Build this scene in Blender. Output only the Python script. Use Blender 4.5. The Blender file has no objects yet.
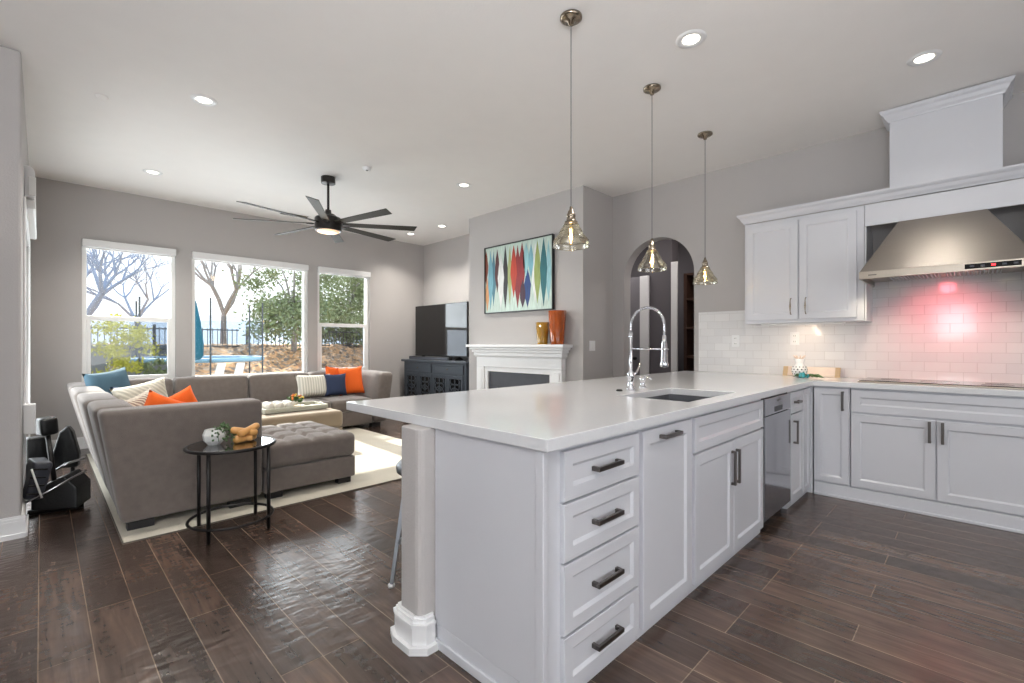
import bpy, bmesh, math, random
from mathutils import Vector, Matrix
random.seed(7)
C = bpy.context.scene.collection
SC = bpy.context.scene
PI = math.pi

# ------------------------------------------------------------------ camera
cd = bpy.data.cameras.new('camera'); cam = bpy.data.objects.new('camera', cd); C.objects.link(cam)
cd.sensor_width = 36; cd.lens = 468.2/1024*36; cd.clip_start = .02; cd.clip_end = 500
cd.shift_y = (344.1-341.5)/1024
cam.location = (0, 0, 1.21)
cam.rotation_euler = (math.radians(90), 0, math.radians(-(90-44.82)))
SC.camera = cam

# ------------------------------------------------------------------ world, sun, area lights, exposure
w = bpy.data.worlds.new('world'); SC.world = w; w.use_nodes = True
nt = w.node_tree; nt.nodes.clear()
out = nt.nodes.new('ShaderNodeOutputWorld'); bg = nt.nodes.new('ShaderNodeBackground')
tc = nt.nodes.new('ShaderNodeTexCoord'); sp = nt.nodes.new('ShaderNodeSeparateXYZ'); cr = nt.nodes.new('ShaderNodeValToRGB')
cr.color_ramp.elements[0].position = .0; cr.color_ramp.elements[0].color = (.97, .98, 1, 1)
cr.color_ramp.elements[1].position = .9; cr.color_ramp.elements[1].color = (.62, .76, .96, 1)
e = cr.color_ramp.elements.new(.35); e.color = (.93, .96, 1, 1)
nt.links.new(tc.outputs['Generated'], sp.inputs[0]); nt.links.new(sp.outputs['Z'], cr.inputs[0])
nt.links.new(cr.outputs[0], bg.inputs[0]); bg.inputs[1].default_value = 1.5
nt.links.new(bg.outputs[0], out.inputs[0])

def light(name, kind, loc, direction, energy, color=(1, 1, 1), size=1, size_y=None, parent=None, **kw):
    ld = bpy.data.lights.new(name, kind); o = bpy.data.objects.new(name, ld); C.objects.link(o)
    ld.energy = energy; ld.color = color
    if kind == 'AREA':
        ld.size = size
        if size_y: ld.shape = 'RECTANGLE'; ld.size_y = size_y
        else: ld.shape = 'DISK'
    for k, v in kw.items(): setattr(ld, k, v)
    o.location = loc
    o.rotation_euler = Vector(direction).to_track_quat('-Z', 'Y').to_euler()
    if parent: o.parent = parent
    return o
light('sun', 'SUN', (2, 12, 8), (-.05, -1, -.70), 8.5, (1, .93, .82), angle=math.radians(.8))
# rear and side lights are added fill
light('fill_rear', 'AREA', (.6, -3.05, 1.3), (0, 1, .25), 60, (.93, .96, 1), 3.6, 2.2)
light('fill_side', 'AREA', (-4.35, -2.0, 1.3), (1, .2, .15), 52, (.82, .90, 1), 2.2, 2.2)
light('tile_glare_fill', 'AREA', (-4.35, .36, 1.70), (1, 0, 0), 16, (.88, .94, 1), .6, .7)  # light added for a glare on the tiles, as from an assumed window
# unseen upward fill behind the camera, added to brighten the ceiling
light('fill_ceiling', 'AREA', (-.9, -.5, 1.9), (.04, .04, 1), 185, (.96, .98, 1), .9)
light('hall_fill', 'AREA', (5.9, 4.0, 2.9), (0, 0, -1), 14, (1, .95, .92), .4)  # both hall lights are unseen fill, added to brighten the dark hall
light('hall_fill', 'AREA', (5.8, 2.4, 2.9), (0, 0, -1), 8, (1, .9, .85), .4)
# daylight through the three windows and the glass door of the living room
light('daylight_windows', 'AREA', (2.1, 7.6, 1.65), (0, -1, .0), 100, (.92, .96, 1), 3.4, 1.5)
light('daylight_left_door', 'AREA', (-.30, 5.7, 1.2), (1, -.15, .1), 58, (.94, .97, 1), 1.6, 2.0)
SC.view_settings.view_transform = 'Standard'; SC.view_settings.look = 'None'
SC.view_settings.gamma = 1; SC.view_settings.use_curve_mapping = False
SC.view_settings.exposure = 0.30
SC.cycles.use_denoising = True
SC.cycles.max_bounces = 8; SC.cycles.diffuse_bounces = 4; SC.cycles.glossy_bounces = 4
SC.cycles.transmission_bounces = 6; SC.cycles.transparent_max_bounces = 12
SC.cycles.sample_clamp_indirect = 6; SC.cycles.caustics_reflective = False; SC.cycles.caustics_refractive = False

# ------------------------------------------------------------------ materials
M = {}
def srgb(r, g, b): return tuple(((v/255)/12.92 if v/255 <= .04045 else ((v/255+.055)/1.055)**2.4) for v in (r, g, b)) + (1,)
def mat(name, col, rough=.5, metal=0, bump=0, bscale=40, var=0, vscale=6, spec=.5, coat=0, stretch=(1, 1, 1), emit=None, sheen=0):
    m = bpy.data.materials.new(name); m.use_nodes = True; n = m.node_tree; b = n.nodes['Principled BSDF']
    b.inputs['Base Color'].default_value = col; b.inputs['Roughness'].default_value = rough
    b.inputs['Metallic'].default_value = metal; b.inputs['Specular IOR Level'].default_value = spec
    b.inputs['Coat Weight'].default_value = coat; b.inputs['Sheen Weight'].default_value = sheen
    tcn = n.nodes.new('ShaderNodeTexCoord'); mp = n.nodes.new('ShaderNodeMapping'); mp.inputs['Scale'].default_value = stretch
    n.links.new(tcn.outputs['Object'], mp.inputs[0])
    nz = n.nodes.new('ShaderNodeTexNoise'); nz.inputs['Scale'].default_value = vscale; nz.inputs['Detail'].default_value = 4
    n.links.new(mp.outputs[0], nz.inputs['Vector'])
    mx = n.nodes.new('ShaderNodeMix'); mx.data_type = 'RGBA'
    v = max(var, .02)
    mx.inputs['A'].default_value = tuple(c*(1-v) for c in col[:3])+(1,); mx.inputs['B'].default_value = tuple(min(1, c*(1+v)) for c in col[:3])+(1,)
    n.links.new(nz.outputs['Fac'], mx.inputs['Factor']); n.links.new(mx.outputs['Result'], b.inputs['Base Color'])
    if bump:
        n2 = n.nodes.new('ShaderNodeTexNoise'); n2.inputs['Scale'].default_value = bscale; n2.inputs['Detail'].default_value = 3
        n.links.new(mp.outputs[0], n2.inputs['Vector'])
        bp = n.nodes.new('ShaderNodeBump'); bp.inputs['Strength'].default_value = bump; bp.inputs['Distance'].default_value = .01
        n.links.new(n2.outputs['Fac'], bp.inputs['Height']); n.links.new(bp.outputs[0], b.inputs['Normal'])
    if emit:
        b.inputs['Emission Color'].default_value = emit[0]; b.inputs['Emission Strength'].default_value = emit[1]
    M[name] = m
    return m
mat('wall_paint', srgb(181, 177, 175), .75, bump=.2, bscale=120)
mat('ceiling_paint', srgb(242, 239, 236), .85, bump=.1, bscale=90)
mat('white_trim', srgb(236, 236, 236), .35)
mat('cabinet_white', srgb(210, 211, 216), .3, coat=.15)
mat('vinyl', srgb(240, 240, 238), .4)
mat('quartz', srgb(222, 223, 225), .16, var=.035, vscale=60, coat=.3)
mat('steel', srgb(178, 168, 155), .28, 1, var=.05, vscale=8, stretch=(1, 40, 1))
mat('hood_steel', srgb(150, 143, 137), .34, 1, bump=.15, bscale=30, stretch=(1, .4, 30))
mat('sink_steel', srgb(120, 122, 128), .35, .5)
mat('dishwasher_steel', srgb(165, 165, 170), .12, 1)
mat('chrome', srgb(215, 216, 220), .12, 1)
mat('nickel', srgb(150, 138, 122), .25, 1)
mat('pewter', srgb(110, 105, 102), .3, 1)
mat('black_metal', srgb(38, 36, 36), .4, .6)
mat('black', srgb(16, 16, 18), .4)
mat('black_gloss', srgb(10, 10, 13), .08)
mat('black_leather', srgb(10, 11, 13), .4, bump=.2, bscale=60)
mat('grey_plastic', srgb(62, 64, 72), .4)
mat('screen', srgb(8, 8, 10), .06, spec=.7)
mat('sofa', srgb(110, 101, 95), .95, bump=.35, bscale=220, var=.2, vscale=22, sheen=.35)
mat('sofa_tan', srgb(140, 125, 105), .95, bump=.35, bscale=220, var=.08, vscale=9, sheen=.3)
mat('rug', srgb(200, 194, 180), .95, bump=.8, bscale=140, var=.1, vscale=4)
mat('rug_edge', srgb(90, 84, 76), .95)
mat('pillow_blue', srgb(70, 98, 114), .9, bump=.4, bscale=160, var=.1, vscale=25)
mat('pillow_navy', srgb(44, 56, 84), .9, bump=.4, bscale=160)
mat('pillow_orange', srgb(232, 98, 22), .85, bump=.3, bscale=160)
mat('pillow_cream', srgb(216, 212, 196), .9, bump=.5, bscale=90)
mat('grey_furniture', srgb(58, 64, 72), .5, bump=.2, bscale=30, var=.12, stretch=(1, 1, 8))
mat('slate', srgb(70, 72, 78), .35, var=.15, vscale=10)
mat('firebox', srgb(22, 22, 24), .8)
mat('fan_dark', srgb(40, 36, 33), .35, .3)
mat('fan_blade', srgb(52, 50, 42), .65, var=.08, stretch=(1, 1, 1))
mat('white_ceramic', srgb(238, 238, 236), .2)
mat('leaf', srgb(62, 92, 48), .6, var=.3, vscale=30)
mat('gold_resin', srgb(205, 150, 85), .35, bump=.15, bscale=30, var=.12)
mat('wood_light', srgb(190, 165, 130), .5, var=.12, vscale=8, stretch=(1, 8, 1))
mat('wood_brown', srgb(72, 50, 40), .5, var=.2, vscale=8)
mat('terracotta', srgb(150, 60, 40), .6)
mat('teal_glass', srgb(50, 150, 160), .15, coat=.5)
mat('tray_white', srgb(180, 180, 166), .6, var=.12, vscale=30)
mat('marble', srgb(222, 205, 190), .3, var=.1, vscale=15)
mat('flower_orange', srgb(220, 120, 50), .7)
mat('flower_yellow', srgb(225, 200, 80), .7)
mat('plate', srgb(205, 200, 190), .4)
mat('seat_grey', srgb(120, 124, 128), .4, .5)
mat('stool_steel', srgb(165, 168, 172), .3, 1)
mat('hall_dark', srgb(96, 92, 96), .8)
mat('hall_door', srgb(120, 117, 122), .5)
mat('can_lens', (1, .95, .85, 1), .5, emit=((1, .93, .8, 1), 5))
mat('fan_lens', (1, .8, .6, 1), .5, emit=((1, .62, .38, 1), .55))
mat('filament', (1, .8, .4, 1), .5, emit=((1, .68, .30, 1), 14))
mat('hood_lens', (1, .9, .7, 1), .5, emit=((1, .80, .45, 1), 4))
mat('red_led', (1, .05, .05, 1), .5, emit=((1, .03, .04, 1), 3))
mat('blue_cloth', srgb(20, 105, 130), .8)
mat('pale_blue', srgb(150, 195, 225), .5)
mat('trampoline_net', srgb(90, 95, 100), .8)
mat('bark_grey', srgb(160, 156, 156), .9, bump=.5, bscale=20, var=.2)
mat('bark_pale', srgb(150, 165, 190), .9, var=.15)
mat('foliage_green', srgb(142, 156, 112), .7, var=.35, vscale=2)
mat('foliage_yellow', srgb(205, 205, 90), .7, var=.25, vscale=3)
mat('concrete', srgb(160, 160, 158), .8, var=.15, vscale=3, bump=.3, bscale=12)
mat('patio', srgb(185, 178, 168), .85, var=.1, vscale=2)
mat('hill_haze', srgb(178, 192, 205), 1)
mat('fence_black', srgb(98, 100, 106), .6)
mat('amber_glass_dark', srgb(228, 104, 22), .08, coat=.4, var=.35, vscale=18, stretch=(1, 1, .4))
mat('amber_glass', srgb(222, 168, 62), .08, coat=.4, var=.35, vscale=25, stretch=(1, 1, .4))

for k_ in ('amber_glass_dark', 'amber_glass'):
    M[k_].node_tree.nodes['Principled BSDF'].inputs['Transmission Weight'].default_value = .55
def nodes_of(name, rough=.5):
    m = bpy.data.materials.new(name); m.use_nodes = True; M[name] = m
    n = m.node_tree; return m, n, n.nodes['Principled BSDF']
def N(n, t, **kw):
    x = n.nodes.new(t)
    for k, v in kw.items(): setattr(x, k, v)
    return x
def vec_axes(n, ax):   # world position re-ordered for 2-D textures
    g = N(n, 'ShaderNodeNewGeometry'); s = N(n, 'ShaderNodeSeparateXYZ'); c = N(n, 'ShaderNodeCombineXYZ')
    n.links.new(g.outputs['Position'], s.inputs[0])
    for i, a in enumerate(ax):
        if a: n.links.new(s.outputs[a], c.inputs[i])
    return c.outputs[0]

# wood floor: planks run along Y
m, n, b = nodes_of('floor_wood')
v = vec_axes(n, ('Y', 'X', None))
br = N(n, 'ShaderNodeTexBrick'); br.offset = .37; br.offset_frequency = 3
br.inputs['Scale'].default_value = 1; br.inputs['Brick Width'].default_value = 1.05; br.inputs['Row Height'].default_value = .156
br.inputs['Mortar Size'].default_value = .0022; br.inputs['Mortar Smooth'].default_value = .3; br.inputs['Bias'].default_value = -.1
br.inputs['Color1'].default_value = srgb(96, 79, 70); br.inputs['Color2'].default_value = srgb(56, 47, 43); br.inputs['Mortar'].default_value = srgb(135, 118, 102)  # pale joint colour carries the sheen of the bevelled plank edges
mp0 = N(n, 'ShaderNodeMapping'); mp0.inputs['Location'].default_value = (.3, .0078, 0)
n.links.new(v, mp0.inputs[0]); n.links.new(mp0.outputs[0], br.inputs['Vector'])
mp = N(n, 'ShaderNodeMapping'); mp.inputs['Scale'].default_value = (2.2, 22, 1); n.links.new(v, mp.inputs[0])
gr = N(n, 'ShaderNodeTexNoise'); gr.inputs['Scale'].default_value = 1.6; gr.inputs['Detail'].default_value = 7; gr.inputs['Distortion'].default_value = .8; n.links.new(mp.outputs[0], gr.inputs['Vector'])
bl = N(n, 'ShaderNodeTexNoise'); bl.inputs['Scale'].default_value = 2.6; bl.inputs['Detail'].default_value = 3; n.links.new(v, bl.inputs['Vector'])
mx = N(n, 'ShaderNodeMix', data_type='RGBA', blend_type='MULTIPLY'); mx.inputs['Factor'].default_value = .75
cr1 = N(n, 'ShaderNodeValToRGB'); cr1.color_ramp.elements[0].position = .3; cr1.color_ramp.elements[0].color = (.5, .47, .45, 1); cr1.color_ramp.elements[1].position = .7; cr1.color_ramp.elements[1].color = (1.25, 1.2, 1.15, 1)
n.links.new(gr.outputs['Fac'], cr1.inputs[0]); n.links.new(br.outputs['Color'], mx.inputs['A']); n.links.new(cr1.outputs[0], mx.inputs['B'])
mx2 = N(n, 'ShaderNodeMix', data_type='RGBA', blend_type='MULTIPLY'); mx2.inputs['Factor'].default_value = .6
cr2 = N(n, 'ShaderNodeValToRGB'); cr2.color_ramp.elements[0].position = .32; cr2.color_ramp.elements[0].color = (.45, .42, .4, 1); cr2.color_ramp.elements[1].position = .6; cr2.color_ramp.elements[1].color = (1.1, 1.1, 1.1, 1)
n.links.new(bl.outputs['Fac'], cr2.inputs[0]); n.links.new(mx.outputs['Result'], mx2.inputs['A']); n.links.new(cr2.outputs[0], mx2.inputs['B'])
n.links.new(mx2.outputs['Result'], b.inputs['Base Color'])
b.inputs['Roughness'].default_value = .25; b.inputs['Specular IOR Level'].default_value = .55
mp2 = N(n, 'ShaderNodeMapping'); mp2.inputs['Scale'].default_value = (13, 6, 1); n.links.new(v, mp2.inputs[0])
sc = N(n, 'ShaderNodeTexNoise'); sc.inputs['Scale'].default_value = 1.6; sc.inputs['Detail'].default_value = 1; n.links.new(mp2.outputs[0], sc.inputs['Vector'])
ma = N(n, 'ShaderNodeMath', operation='MULTIPLY_ADD'); ma.inputs[1].default_value = -.5
n.links.new(br.outputs['Fac'], ma.inputs[0]); n.links.new(sc.outputs['Fac'], ma.inputs[2])
bp = N(n, 'ShaderNodeBump'); bp.inputs['Strength'].default_value = .3; bp.inputs['Distance'].default_value = .012
n.links.new(ma.outputs[0], bp.inputs['Height']); n.links.new(bp.outputs[0], b.inputs['Normal'])

# subway tile
m, n, b = nodes_of('subway_tile')
v = vec_axes(n, ('Y', 'Z', None))
br = N(n, 'ShaderNodeTexBrick'); br.inputs['Scale'].default_value = 1; br.inputs['Brick Width'].default_value = .152; br.inputs['Row Height'].default_value = .0765
br.inputs['Mortar Size'].default_value = .0016; br.inputs['Mortar Smooth'].default_value = .25
br.inputs['Color1'].default_value = srgb(232, 231, 230); br.inputs['Color2'].default_value = srgb(224, 223, 223); br.inputs['Mortar'].default_value = srgb(208, 205, 203)
mp = N(n, 'ShaderNodeMapping'); mp.inputs['Location'].default_value = (0, -.914, 0); n.links.new(v, mp.inputs[0]); n.links.new(mp.outputs[0], br.inputs['Vector'])
n.links.new(br.outputs['Color'], b.inputs['Base Color']); b.inputs['Roughness'].default_value = .1
inv = N(n, 'ShaderNodeMath', operation='SUBTRACT'); inv.inputs[0].default_value = 1; n.links.new(br.outputs['Fac'], inv.inputs[1])
wv = N(n, 'ShaderNodeTexNoise'); wv.inputs['Scale'].default_value = 9; n.links.new(v, wv.inputs['Vector'])
ad = N(n, 'ShaderNodeMath', operation='MULTIPLY_ADD'); ad.inputs[1].default_value = .25; n.links.new(wv.outputs['Fac'], ad.inputs[0]); n.links.new(inv.outputs[0], ad.inputs[2])
bp = N(n, 'ShaderNodeBump'); bp.inputs['Strength'].default_value = .5; bp.inputs['Distance'].default_value = .003
n.links.new(ad.outputs[0], bp.inputs['Height']); n.links.new(bp.outputs[0], b.inputs['Normal'])

# clear glazing that sunlight passes (thin sheet)
def thin_glass(name, tint, gloss=.08, rough=.02):
    m = bpy.data.materials.new(name); m.use_nodes = True; n = m.node_tree; n.nodes.clear(); M[name] = m
    o = N(n, 'ShaderNodeOutputMaterial'); t = N(n, 'ShaderNodeBsdfTransparent'); g = N(n, 'ShaderNodeBsdfGlossy'); x = N(n, 'ShaderNodeMixShader')
    t.inputs[0].default_value = tint; g.inputs['Roughness'].default_value = rough; g.inputs['Color'].default_value = (1, 1, 1, 1)
    lw = N(n, 'ShaderNodeLayerWeight'); lw.inputs['Blend'].default_value = .35
    mu = N(n, 'ShaderNodeMath', operation='MULTIPLY_ADD'); mu.inputs[1].default_value = .5; mu.inputs[2].default_value = gloss
    n.links.new(lw.outputs['Fresnel'], mu.inputs[0]); n.links.new(mu.outputs[0], x.inputs[0])
    n.links.new(t.outputs[0], x.inputs[1]); n.links.new(g.outputs[0], x.inputs[2]); n.links.new(x.outputs[0], o.inputs[0])
thin_glass('window_glass', (.96, .98, .98, 1), .01)
thin_glass('screen_mesh_glass', (.72, .74, .76, 1), .01)
thin_glass('pendant_glass', (.80, .76, .62, 1), .10, .05)
thin_glass('pendant_glass_ribs', (.62, .58, .42, 1), .22, .1)
thin_glass('table_glass', (.35, .37, .38, 1), .45, .02)
thin_glass('net', (.80, .83, .86, 1), .0, .8)
for nd in M['net'].node_tree.nodes:
    if nd.type == 'MATH': nd.inputs[1].default_value = .08

# bank with dry leaves
m, n, b = nodes_of('leafy_bank')
g = N(n, 'ShaderNodeNewGeometry'); vo = N(n, 'ShaderNodeTexVoronoi'); vo.inputs['Scale'].default_value = 13; n.links.new(g.outputs['Position'], vo.inputs['Vector'])
cr1 = N(n, 'ShaderNodeValToRGB'); els = cr1.color_ramp.elements
els[0].position = 0; els[0].color = srgb(120, 105, 92); els[1].position = 1; els[1].color = srgb(240, 205, 170)
for p_, c_ in ((.3, srgb(222, 172, 125)), (.5, srgb(240, 190, 140)), (.7, srgb(130, 122, 116))):
    x = els.new(p_); x.color = c_
s_ = N(n, 'ShaderNodeSeparateColor'); n.links.new(vo.outputs['Color'], s_.inputs[0]); n.links.new(s_.outputs[0], cr1.inputs[0])
n.links.new(cr1.outputs[0], b.inputs['Base Color']); b.inputs['Roughness'].default_value = .9

# striped cream pillow fabric
def stripes(name, c1, c2, scale, ax='X', distort=0.0):
    m, n, b = nodes_of(name)
    t = N(n, 'ShaderNodeTexCoord'); wv = N(n, 'ShaderNodeTexWave', bands_direction=ax); wv.inputs['Scale'].default_value = scale; wv.inputs['Distortion'].default_value = distort
    n.links.new(t.outputs['Object'], wv.inputs['Vector']); cr = N(n, 'ShaderNodeValToRGB')
    cr.color_ramp.elements[0].color = c1; cr.color_ramp.elements[1].color = c2
    n.links.new(wv.outputs['Fac'], cr.inputs[0]); n.links.new(cr.outputs[0], b.inputs['Base Color']); b.inputs['Roughness'].default_value = .9
    bp = N(n, 'ShaderNodeBump'); bp.inputs['Strength'].default_value = .5; bp.inputs['Distance'].default_value = .006
    n.links.new(wv.outputs['Fac'], bp.inputs['Height']); n.links.new(bp.outputs[0], b.inputs['Normal'])
stripes('pillow_ribbed', srgb(196, 192, 180), srgb(232, 229, 218), 9)
stripes('pillow_stripe', srgb(190, 184, 170), srgb(222, 216, 200), 12, 'DIAGONAL', 1.5)
stripes('pillow_multi', srgb(140, 118, 108), srgb(226, 218, 200), 16, 'DIAGONAL', 4.0)

# ------------------------------------------------------------------ mesh builder
FR = {}          # object -> world location of its root
class MB:
    def __init__(s): s.bm = bmesh.new(); s.mi = 0
    def _f(s, vs):
        try: f = s.bm.faces.new(vs); f.material_index = s.mi; return f
        except ValueError: return None
    def box(s, x0, x1, y0, y1, z0, z1):
        v = [s.bm.verts.new((x, y, z)) for x in (x0, x1) for y in (y0, y1) for z in (z0, z1)]
        for q in ((0, 1, 3, 2), (4, 6, 7, 5), (0, 4, 5, 1), (2, 3, 7, 6), (0, 2, 6, 4), (1, 5, 7, 3)): s._f([v[i] for i in q])
        return s
    def hexa(s, p):   # 8 points: bottom 4 then top 4 (ccw)
        v = [s.bm.verts.new(q) for q in p]
        for q in ((3, 2, 1, 0), (4, 5, 6, 7), (0, 1, 5, 4), (1, 2, 6, 5), (2, 3, 7, 6), (3, 0, 4, 7)): s._f([v[i] for i in q])
        return s
    def tube(s, pts, r, n=10, cap=True):
        pts = [Vector(p) for p in pts]; k = len(pts); rs = r if isinstance(r, (list, tuple)) else [r]*k; rings = []
        up = None
        for i, p in enumerate(pts):
            d = (pts[min(i+1, k-1)]-pts[max(i-1, 0)]).normalized()
            if up is None: up = Vector((0, 0, 1)) if abs(d.z) < .9 else Vector((1, 0, 0))
            a = d.cross(up).normalized(); up = a.cross(d).normalized()
            rings.append([s.bm.verts.new(p+(a*math.cos(2*PI*j/n)+up*math.sin(2*PI*j/n))*rs[i]) for j in range(n)])
        for i in range(k-1):
            for j in range(n): s._f([rings[i][j], rings[i][(j+1) % n], rings[i+1][(j+1) % n], rings[i+1][j]])
        if cap: s._f(rings[0][::-1]); s._f(rings[-1])
        return s
    def lathe(s, prof, c=(0, 0, 0), n=28, sx=1, sy=1, axis='Z', cap=False):
        rings = []
        for r, z in prof:
            rings.append([s.bm.verts.new((c[0]+r*math.cos(2*PI*j/n)*sx, c[1]+r*math.sin(2*PI*j/n)*sy, c[2]+z)) for j in range(n)])
        for i in range(len(rings)-1):
            for j in range(n): s._f([rings[i][j], rings[i][(j+1) % n], rings[i+1][(j+1) % n], rings[i+1][j]])
        if cap: s._f(rings[0][::-1]); s._f(rings[-1])
        return s
    def torus(s, c, R, r, n=40, m=8, sx=1, sy=1):
        rings = []
        for i in range(n):
            a = 2*PI*i/n
            rings.append([s.bm.verts.new((c[0]+(R+r*math.cos(2*PI*j/m))*math.cos(a)*sx, c[1]+(R+r*math.cos(2*PI*j/m))*math.sin(a)*sy, c[2]+r*math.sin(2*PI*j/m))) for j in range(m)])
        for i in range(n):
            for j in range(m): s._f([rings[i][j], rings[(i+1) % n][j], rings[(i+1) % n][(j+1) % m], rings[i][(j+1) % m]])
        return s
    def prism(s, poly, fn, d0, d1):   # poly in (a,b); fn(a,b,d)->xyz
        A = [s.bm.verts.new(fn(a, b_, d0)) for a, b_ in poly]; B = [s.bm.verts.new(fn(a, b_, d1)) for a, b_ in poly]
        s._f(A[::-1]); s._f(B)
        for i in range(len(poly)): s._f([A[i], A[(i+1) % len(poly)], B[(i+1) % len(poly)], B[i]])
        return s
    def rbox(s, x0, x1, y0, y1, z0, z1, r=.04, n=7, puff=0, tuft=None, shear=None):
        """rounded upholstered block; tuft=(nx,ny,depth) buttons pulled into the top"""
        cx, cy, cz = (x0+x1)/2, (y0+y1)/2, (z0+z1)/2; hx, hy, hz = (x1-x0)/2, (y1-y0)/2, (z1-z0)/2
        r = min(r, hx, hy, hz); cache = {}
        N_ = max(n, 24) if tuft else n
        def coord(k, n_, h):   # denser near the edges
            if k == 0: return -h
            if k == n_: return h
            inner = n_-2
            e_ = r*.5
            if k == 1: return -h+e_
            if k == n_-1: return h-e_
            return -h+r+(2*h-2*r)*(k-2)/max(1, n_-4)
        def P(i, j, k, ni, nj, nk):
            p = Vector((coord(i, ni, hx), coord(j, nj, hy), coord(k, nk, hz)))
            q = Vector((max(-hx+r, min(hx-r, p.x)), max(-hy+r, min(hy-r, p.y)), max(-hz+r, min(hz-r, p.z))))
            d = p-q
            if d.length > 1e-9: p = q+d.normalized()*r*min(1, max(abs(d.x), abs(d.y), abs(d.z))/r if False else 1)
            u, w_ = p.x/hx, p.y/hy
            if p.z > 0:
                p.z += puff*(1-u*u)*(1-w_*w_)
                if tuft and k == nk:
                    tx, ty, td = tuft
                    a = (u+1)/2*tx; b2 = (w_+1)/2*ty
                    seam = min(abs(a-round(a)), .5)*2, min(abs(b2-round(b2)), .5)*2
                    s1 = min(1, seam[0]/.28); s2 = min(1, seam[1]/.28)
                    edge = min(1, (1-abs(u))*6)*min(1, (1-abs(w_))*6)
                    p.z -= td*edge*(1-min(s1, s2)**.5)*.7 + td*edge*max(0, 1-math.hypot(seam[0], seam[1])/.45)
            p += Vector((cx, cy, cz))
            if shear: p = Vector(shear(p))
            return p
        def V(i, j, k, ni, nj, nk):
            key = (i, j, k)
            if key not in cache: cache[key] = s.bm.verts.new(P(i, j, k, ni, nj, nk))
            return cache[key]
        a = N_
        for i in range(a):
            for j in range(a):
                s._f([V(i, j, a, a, a, a), V(i+1, j, a, a, a, a), V(i+1, j+1, a, a, a, a), V(i, j+1, a, a, a, a)])
                s._f([V(i, j, 0, a, a, a), V(i, j+1, 0, a, a, a), V(i+1, j+1, 0, a, a, a), V(i+1, j, 0, a, a, a)])
                s._f([V(i, 0, j, a, a, a), V(i+1, 0, j, a, a, a), V(i+1, 0, j+1, a, a, a), V(i, 0, j+1, a, a, a)])
                s._f([V(i, a, j, a, a, a), V(i, a, j+1, a, a, a), V(i+1, a, j+1, a, a, a), V(i+1, a, j, a, a, a)])
                s._f([V(0, i, j, a, a, a), V(0, i, j+1, a, a, a), V(0, i+1, j+1, a, a, a), V(0, i+1, j, a, a, a)])
                s._f([V(a, i, j, a, a, a), V(a, i+1, j, a, a, a), V(a, i+1, j+1, a, a, a), V(a, i, j+1, a, a, a)])
        return s
    def xform(s, mtx):
        bmesh.ops.transform(s.bm, matrix=mtx, verts=s.bm.verts); return s
    def build(s, name, mats, parent=None, smooth=False, bevel=0, local=False, seg=2):
        me = bpy.data.meshes.new(name)
        if parent is not None and not local:
            l = FR.get(parent, Vector((0, 0, 0))); bmesh.ops.translate(s.bm, vec=-l, verts=s.bm.verts)
        bmesh.ops.recalc_face_normals(s.bm, faces=s.bm.faces)
        s.bm.to_mesh(me); s.bm.free()
        for m_ in (mats if isinstance(mats, (list, tuple)) else [mats]): me.materials.append(M[m_])
        o = bpy.data.objects.new(name, me); C.objects.link(o)
        if smooth:
            for p in me.polygons: p.use_smooth = True
        if bevel:
            bv = o.modifiers.new('bevel', 'BEVEL'); bv.width = bevel; bv.segments = seg; bv.limit_method = 'ANGLE'; bv.angle_limit = math.radians(40)
        if parent is not None: o.parent = parent; FR[o] = FR.get(parent, Vector((0, 0, 0)))
        else: FR[o] = Vector((0, 0, 0))
        return o
def tag(o, label, cat, group=None, kind=None):
    o['label'] = label; o['category'] = cat
    if group: o['group'] = group
    if kind: o['kind'] = kind
    return o
def thing(name, loc, label, cat, group=None, rz=0):
    o = bpy.data.objects.new(name, None); C.objects.link(o); o.location = loc; o.rotation_euler = (0, 0, rz); o.empty_display_size = .1
    FR[o] = Vector(loc); tag(o, label, cat, group); return o
def struct(mb, name, mats, parent=None, **kw):
    o = mb.build(name, mats, parent, **kw)
    if parent is None: o['kind'] = 'structure'
    return o
def copy_tree(o, loc, rz=None, label=None):
    def cp(x, par):
        c = x.copy(); C.objects.link(c)
        if par is not None: c.parent = par
        for ch in x.children: cp(ch, c)
        return c
    r = cp(o, None); r.location = loc
    if rz is not None: r.rotation_euler = (0, 0, rz)
    if label: r['label'] = label
    FR[r] = Vector(loc); return r

# ------------------------------------------------------------------ the room shell
CZ = 3.05
XR, YB, XL, YP = 5.05, 7.35, -.087, 4.26
struct(MB().box(-4.5, 8.0, -3.2, 7.5, -.1, 0), 'floor', 'floor_wood')
struct(MB().box(-4.5, 8.0, -3.2, 7.5, CZ, CZ+.1), 'ceiling', 'ceiling_paint')
# window wall (back) with three openings
W = [(.333, 1.229), (1.402, 2.910), (3.063, 3.950)]; WZ0, WZ1 = .74, 2.43
mb = MB(); xs = [-.3] + [v for p in W for v in p] + [5.3]
mb.box(-.3, 5.3, YB, YB+.15, 0, WZ0); mb.box(-.3, 5.3, YB, YB+.15, WZ1, CZ)
for i in range(0, len(xs), 2): mb.box(xs[i], xs[i+1], YB, YB+.15, WZ0, WZ1)
struct(mb, 'wall_back', 'wall_paint')
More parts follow.
